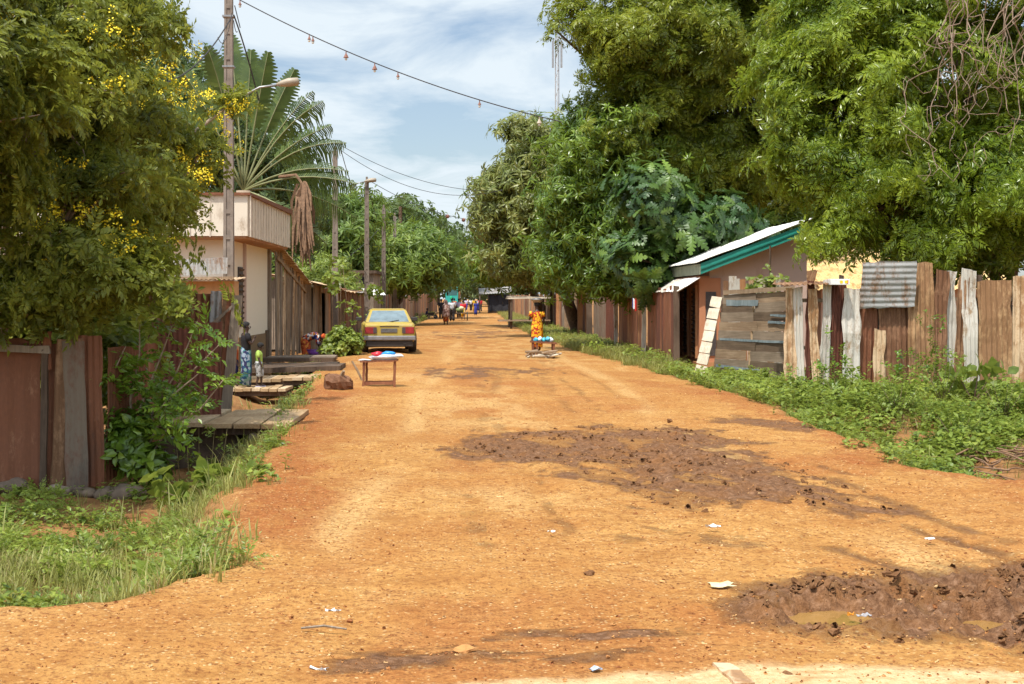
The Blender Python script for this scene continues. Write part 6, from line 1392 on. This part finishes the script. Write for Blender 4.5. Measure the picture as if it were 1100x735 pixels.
put('woman walking away wrapped in a brown and white cloth over an orange skirt', 479, 91, 1.64, .1, walk, lambda c, p: (skirt(c, p, c_rust, .16, 1.0), c('shawl', [p['head']+(0, -.01, .045), p['head']+(0, -.012, -.0), p['neck']+(0, 0, -.0), p['chest']+(0, 0, .03), p['belly'], p['pelvis']+(0, 0, -.1), p['pelvis']+(0, 0, -.22)], [.035, .066, .075, .145, .15, .155, .15], [.035, .07, .07, .10, .105, .115, .115], c_brown, 16, (1, 0, 0), .008, 2)), False, None)
put('man in a white shirt and dark trousers walking with a green bundle', 485.5, 104, 1.72, 0, walk, lambda c, p: (shirt(c, p, c_white, .45), trousers(c, p, c_dark), c('bundle', [p['head']+(-.06, 0, .03), p['head']+(-.02, 0, .07), p['head']+(.06, 0, .05)], [.05, .10, .05], [.05, .08, .05], m_cloth('green bundle cloth', [(.03, .40, .16)]), 10)))
put('person in a red shirt and yellow skirt pushing the handcart', 497.5, 112, 1.55, .1, walk, lambda c, p: (shirt(c, p, c_red, .45), skirt(c, p, c_yel, .25, 1.0)))
put('person in a lavender shirt walking ahead of the handcart', 493, 122, 1.7, 0, walk, lambda c, p: (shirt(c, p, c_lav, .45), trousers(c, p, c_dark)))
for (px, d, h, lab, top, bot, sk) in ((474, 118, 1.65, 'person in black at the left edge of the far road', c_black, c_dark, 0), (506, 190, 1.7, 'person in white in the far crowd near the stall', c_white, c_dark, 0), (501, 200, 1.65, 'person in a pale shirt between the truck and the far crowd', c_lav, c_blue, 0), (509.6, 175, 1.7, 'person in a yellow dress in the far crowd', c_yel, c_yel, 1), (511, 140, 1.45, 'person in deep blue walking alone on the far road', c_blue, c_blue, 1), (516, 178, 1.7, 'person in a red top beside the dark tarpaulin stall', c_red, c_dark, 0), (513.5, 185, 1.7, 'person in white and blue next to the red top', c_white, c_blue, 1), (488, 150, 1.7, 'person in an orange print behind the man with the bundle', c_rust, c_dark, 1)):
    put(lab, px, d, h, .3*math.sin(px), walk if not sk else standing(), (lambda c, p, a=top, b=bot, s=sk: (shirt(c, p, a, .45), skirt(c, p, b, .08) if s else trousers(c, p, b))))
sit = standing(pelvis=(0, 0, .26), belly=(0, .03, .35), chest=(0, .06, .46), neck=(0, .09, .56), jaw=(0, .11, .605), head=(0, .11, .66), shL=(-.10, .07, .52), shR=(.10, .07, .52), elL=(-.12, .12, .38), elR=(.12, .12, .38), wrL=(-.06, .22, .34), wrR=(.06, .22, .34), haL=(-.05, .26, .32), haR=(.05, .26, .32), hipL=(-.05, .02, .24), hipR=(.05, .02, .24), knL=(-.07, .22, .27), knR=(.07, .22, .27), anL=(-.07, .18, .045), anR=(.07, .18, .045), toL=(-.07, .26, .018), toR=(.07, .26, .018))
put('child in dark clothes crouching on the left verge', 457.5, 118, 1.25, E_, sit, lambda c, p: (shirt(c, p, c_navy, .4), trousers(c, p, c_dark)), True)
# ------------------------------------------------------------------ hand cart, wheelbarrow
x = P(495, 0, 109)[0]; t = thing('handcart', 'two-wheeled handcart loaded with sacks in the road', 'handcart', (x, 109, 0))
MB().bx(x-.40, x+.40, 108.3, 109.8, .55, .62).build('bed', M['wooddark'], t)
for s in (-1, 1):
    MB().tube([(x+s*.46, 108.9, .34), (x+s*.54, 108.9, .34)], .34, 16).build('wheel', M['rubber'], t); MB().beam((x+s*.3, 109.5, .6), (x+s*.3, 111.2, .9), .06, .06).build('handle', M['wood'], t)
t = thing('sack', 'greenish sacks lying on the handcart', 'sack', (x-.05, 109, .62)); MB().rock((x-.1, 109, .80), (.32, .5, .22), 3, 12, 8, .2).build('bulk', m_cloth('sack cloth', [(.16, .20, .08)]), t, smooth=True); MB().rock((x+.05, 108.7, .95), (.2, .3, .16), 4, 12, 8, .2).build('bundle', m_cloth('pale sack cloth', [(.5, .48, .3)]), t, smooth=True)
x = P(462.5, 0, 117)[0]; z = H(x, 117); t = thing('wheelbarrow', 'small black wheelbarrow in front of the crouching child', 'wheelbarrow', (x, 117, z))
MB().hexa([(x-.18, 116.8, z+.28), (x+.22, 116.8, z+.28), (x+.22, 117.2, z+.28), (x-.18, 117.2, z+.28), (x-.30, 116.7, z+.52), (x+.36, 116.7, z+.56), (x+.36, 117.3, z+.56), (x-.30, 117.3, z+.52)]).build('tray', M['cardark'], t); MB().tube([(x+.42, 116.96, z+.18), (x+.42, 117.04, z+.18)], .18, 12).build('wheel', M['rubber'], t)
for yy in (116.8, 117.2): MB().beam((x-.65, yy, z+.42), (x+.42, yy, z+.2), .04, .04).build('handle', M['wood'], t); MB().beam((x-.15, yy, z), (x-.15, yy, z+.3), .04, .04).build('leg', M['wood'], t)
# ------------------------------------------------------------------ wash basins, jerrycan
d = 45.6; x = P(341, 0, d)[0]; z = H(x, d)
t = thing('wash_stand', 'low wooden stand carrying the purple basin', 'stand', (x, d, z)); MB().bx(x-.42, x+.75, d-.3, d+.3, z+.34, z+.40).build('top', M['wood'], t)
for a in (-.36, .68):
    for b in (-.24, .24): MB().bx(x+a-.03, x+a+.03, d+b-.03, d+b+.03, z-.05, z+.34).build('leg', M['wooddark'], t)
def basin(label, c, r, col):
    t = thing('basin', label, 'basin', c); c = np.array(c); MB().tube([c, c+(0, 0, .01), c+(0, 0, .15), c+(0, 0, .165), c+(0, 0, .13)], [r*.7, r*.74, r, r*1.06, r*.9], 20).build('bowl', m_plain('basin plastic', col, .35, 0, .1), t, smooth=True); return t
basin('purple plastic basin on the wash stand', (x-.08, d, z+.40), .27, (.20, .07, .42))
t = basin('dark green basin heaped with washing', (x+.42, d, z+.40), .22, (.03, .12, .10)); MB().rock((x+.42, d, z+.57), (.22, .2, .09), 5, 12, 8, .4).build('washing', m_cloth('washing cloth', [(.5, .3, .35), (.3, .45, .45), (.6, .6, .6), (.1, .1, .2)], 9), t, smooth=True)
x = P(326, 0, 44.6)[0]; z = H(x, 44.6); t = thing('jerrycan', 'yellow jerrycan standing by the board fence', 'jerrycan', (x, 44.6, z)); jm = m_plain('yellow plastic', (.55, .36, .03), .5)
MB().bx(x-.17, x+.17, 44.5, 44.7, z, z+.40).build('can', jm, t, bevel=.04); MB().tube([(x+.1, 44.6, z+.39), (x+.1, 44.6, z+.46)], .03, 8).build('cap', c_red, t); MB().tube([(x-.12, 44.6, z+.39), (x-.12, 44.6, z+.46), (x+.02, 44.6, z+.46), (x+.02, 44.6, z+.39)], .015, 6).build('handle', jm, t)
# ------------------------------------------------------------------ small table with goods
d = 27.9; z = H(-1.8, d); t = thing('table', 'small rough wooden table standing alone at the roadside', 'table', (-1.78, d, z)); xa, xb = P(391, 0, d)[0], P(424, 0, d)[0]; top = .49
MB().plank((xa-.06, d, z+top), (xb+.06, d, z+top+.02), .42, .03, (0, 0, 1), 600).build('tabletop', M['woodred'], t)
for (a, b) in ((xa, d-.16), (xb, d-.16), (xa+.03, d+.16), (xb-.02, d+.16)): MB().plank((a, b, z-.05), (a+.015, b, z+top), .045, .04, (0, 1, 0), 601+int(a*50) % 9).build('leg', M['woodred'], t)
for b in (-.16, .16): MB().plank((xa, d+b, z+.06), (xb, d+b, z+.08), .06, .03, (0, 1, 0), 606).build('stretcher', M['woodred'], t)
c = np.array((-1.68, d, z+top+.03)); t = thing('tray', 'white tray heaped on the small table', 'tray', c); MB().tube([c, c+(0, 0, .02), c+(0, 0, .06)], [.22, .26, .32], 18, ell=[.16, .18, .22]).build('dish', m_plain('white enamel', (.72, .72, .70), .3, 0, .06), t); MB().rock(c+(0.02, 0, .07), (.25, .16, .05), 6, 12, 8, .4).build('goods', c_white, t, smooth=True)
for lab, dx, dz, col, r in (('red bag on the white tray', -.14, .11, (.55, .02, .03), (.11, .08, .05)), ('blue and white bag on the white tray', .06, .12, (.02, .25, .62), (.12, .09, .05)), ('white plastic bag at the right edge of the tray', .28, .08, (.72, .72, .74), (.10, .08, .04)), ('folded white sheet at the left edge of the table', -.36, .0, (.7, .7, .68), (.14, .14, .015))):
    o = MB().rock(c+(dx, -.03, dz), r, int(dx*100) % 30, 12, 8, .45).build('bag', m_plain('bag plastic', col, .35, 0, .25, 14), loc=c+(dx, -.03, dz), smooth=True, label=lab, cat='bag')
# ------------------------------------------------------------------ bench with water sachets, firewood
d = 41.6; xa, xb = P(571, 0, d)[0], P(596, 0, d)[0]; z = H(2.1, d); t = thing('bench', 'low wooden bench loaded with blue and white packs', 'bench', (2.1, d, z)); tp = .42
MB().plank((xa-.05, d, z+tp+.04), (xb+.05, d, z+tp-.02), .40, .05, (0, 0, 1), 610).build('seat', M['woodred'], t)
for a, b in ((xa+.03, d-.15), (xb-.04, d-.15), (xa+.05, d+.15), (xb-.06, d+.15), (xa+.15, d-.15)): MB().plank((a, b, z-.04), (a, b, z+tp), .06, .05, (0, 1, 0), 611).build('leg', M['woodred'], t)
MB().plank((xa+.01, d-.17, z+tp+.02), (xa+.0, d-.17, z+tp+.18), .05, .04, (0, 1, 0), 612).build('end_post', M['wooddark'], t)
for k in range(5):
    c = (xa+.12+k*.115, d, z+tp+.08+.02*(k % 2)); MB().rock(c, (.075, .13, .07), 20+k, 12, 8, .35).build('water_pack', m_plain('blue white plastic', [(.05, .42, .58), (.62, .72, .76), (.06, .46, .60), (.10, .40, .55), (.60, .74, .78)][k], .3, 0, .3, 16), loc=c, smooth=True, label=['leftmost turquoise pack on the low bench', 'whitish pack second from the left on the bench', 'turquoise pack in the middle of the bench', 'blue pack second from the right on the bench', 'whitish pack at the right end of the bench'][k], cat='pack', group='water packs on the low bench')
rs = np.random.RandomState(14)
for k in range(13):
    a = P(562+rs.uniform(2, 34), 0, d-.3)[0]; an = rs.uniform(-1.1, 1.1); L = rs.uniform(.3, .62); zz = z+.05+.06*(k % 3); c = np.array((a, d-.35+rs.uniform(-.3, .3), zz)); dv = np.array((math.cos(an), math.sin(an), rs.uniform(-.2, .35)))*L/2
    MB().tube([c-dv, c+(0, 0, .01), c+dv], [.03, .04, .025], 6).build('firewood', M['woodpale' if k % 3 == 0 else 'wood'], loc=c, label='split stick in the firewood pile under the low bench', cat='firewood', group='firewood under the low bench')
# log
x, y = G(364, 420, 0); z = H(x, y); t = thing('log', 'short thick log lying by the roadside near the small table', 'log', (x, y, z+.02))
lm = MB(); cc = [np.array((x-.25+.5*k, y-.05+.1*k, z+.15-.05*k)) for k in np.linspace(0, 1, 9)]; lm.tube(cc, [.13, .165, .17, .15, .165, .15, .14, .12, .08], 13); rs = np.random.RandomState(3)
lm.v = [tuple(np.array(v)+rs.randn(3)*.016) for v in lm.v]; lm.build('bark', m_wood('log bark', (.20, .09, .045), (.30, .16, .09), (2, 9, 9)), t); MB().tube([(x+.05, y, z+.25), (x+.10, y-.08, z+.36)], [.05, .025], 6).build('branch_stub', M['wood'], t)
MB().tube([P(378, 388, 30), P(384, 398, 30), P(389, 409, 30)], [.02, .025, .02], 6).build('stick', M['wood'], loc=P(389, 409, 30), label='bent dry branch leaning beside the small table', cat='stick')
# litter
M['paper'] = m_plain('dirty white paper', (.70, .69, .66), .7, 0, .15, 12, .2)
def scrap(label, px, py, w, l, rz, col=None, seed=0):
    x, y = G(px, py); z = Hm(x, y); m = MB(); rs = np.random.RandomState(seed); n = 5; o = []
    for j in range(n):
        for i in range(n):
            u, v = (i/(n-1)-.5)*w*.62, (j/(n-1)-.5)*l*.62; q = rotz(rz) @ np.array((u+rs.randn()*w*.05, v+rs.randn()*l*.05, 0)); o.append((x+q[0], y+q[1], z+.004+abs(rs.randn())*.008))
    m.v = o+[(a, b, c-.003) for a, b, c in o]; k = n*n
    for j in range(n-1):
        for i in range(n-1): p = j*n+i; m.f += [(p, p+1, p+n+1, p+n), (k+p, k+p+n, k+p+n+1, k+p+1)]
    m.build('paper_scrap', col or M['paper'], loc=(x, y, z), label=label, cat='litter', group='scraps of litter on the road')
scrap('white strip of paper lying alone on the left half of the road', 358, 655, .13, .06, .1, seed=1)
scrap('crumpled pale scrap near the bottom edge left of centre', 343, 716, .14, .05, -.2, seed=2)
scrap('tiny white scrap right of the car on the road', 449, 391, .22, .16, .3, seed=3)
scrap('white bit of paper in the middle of the road below the big mud patch', 592, 576, .09, .06, .2, seed=4)
scrap('thin pale wrapper on the right side below the mud patch', 765, 568, .16, .06, -.1, seed=5)
scrap('bluish wrapper at the lower edge beside the mud streaks', 640, 718, .09, .06, .5, m_plain('bluish wrapper', (.45, .5, .58), .4), 6)
scrap('cream plastic rag at the left rim of the muddy puddle', 776, 629, .22, .16, .3, m_plain('cream rag', (.66, .53, .30), .7, 0, .2), 7)
scrap('second cream rag standing just above the puddle', 812, 640, .14, .14, .9, m_plain('stained rag', (.58, .46, .28), .7, 0, .2), 8)
scrap('orange wrapper pressed in the mud between the puddles', 914, 660, .06, .05, .9, m_plain('orange wrapper', (.7, .28, .02), .5), 9)
scrap('grey wrapper lying behind the orange one', 928, 661, .12, .05, .2, m_plain('grey wrapper', (.38, .36, .36), .4), 10)
scrap('pale scrap on the right of the road near the side track', 1000, 583, .10, .06, .2, seed=11)
x, y = G(348, 679); MB().tube([(x-.12, y, .02), (x, y+.01, .03), (x+.12, y-.02, .02)], [.006, .007, .005], 5).build('stick', M['woodgrey'], loc=(x, y, .02), label='thin grey stick on the road below the white paper strip', cat='stick')
x, y = G(785, 722); MB().plank((x-.02, y+.14, -.002), (x+.02, y-.25, -.002), .085, .03, (0, 0, 1), 700).build('kerb_board', M['tan'], loc=(x, y, 0), label='short flat board end at the bottom edge of the road', cat='board')
for k, (px, py, r) in enumerate(((500, 700, .035), (845, 725, .026), (795, 722, .03), (633, 618, .03), (985, 722, .03), (720, 455, .035))):
    x, y = G(px, py); z = Hm(x, y); MB().rock((x, y, z+r*.3), (r*1.2, r, r*.7), 30+k, 12, 8, .5).build('stone', M['mud'] if k % 2 else M['stone'], loc=(x, y, z), smooth=False, label=['small brown clod alone at the bottom left of centre', 'dark clod on the pale strip at the bottom right', 'small stone beside the flat board end', 'red clod in the middle of the foreground', 'dark clod near the bottom right corner', 'dark lump at the far rim of the big mud patch'][k], cat='stone')
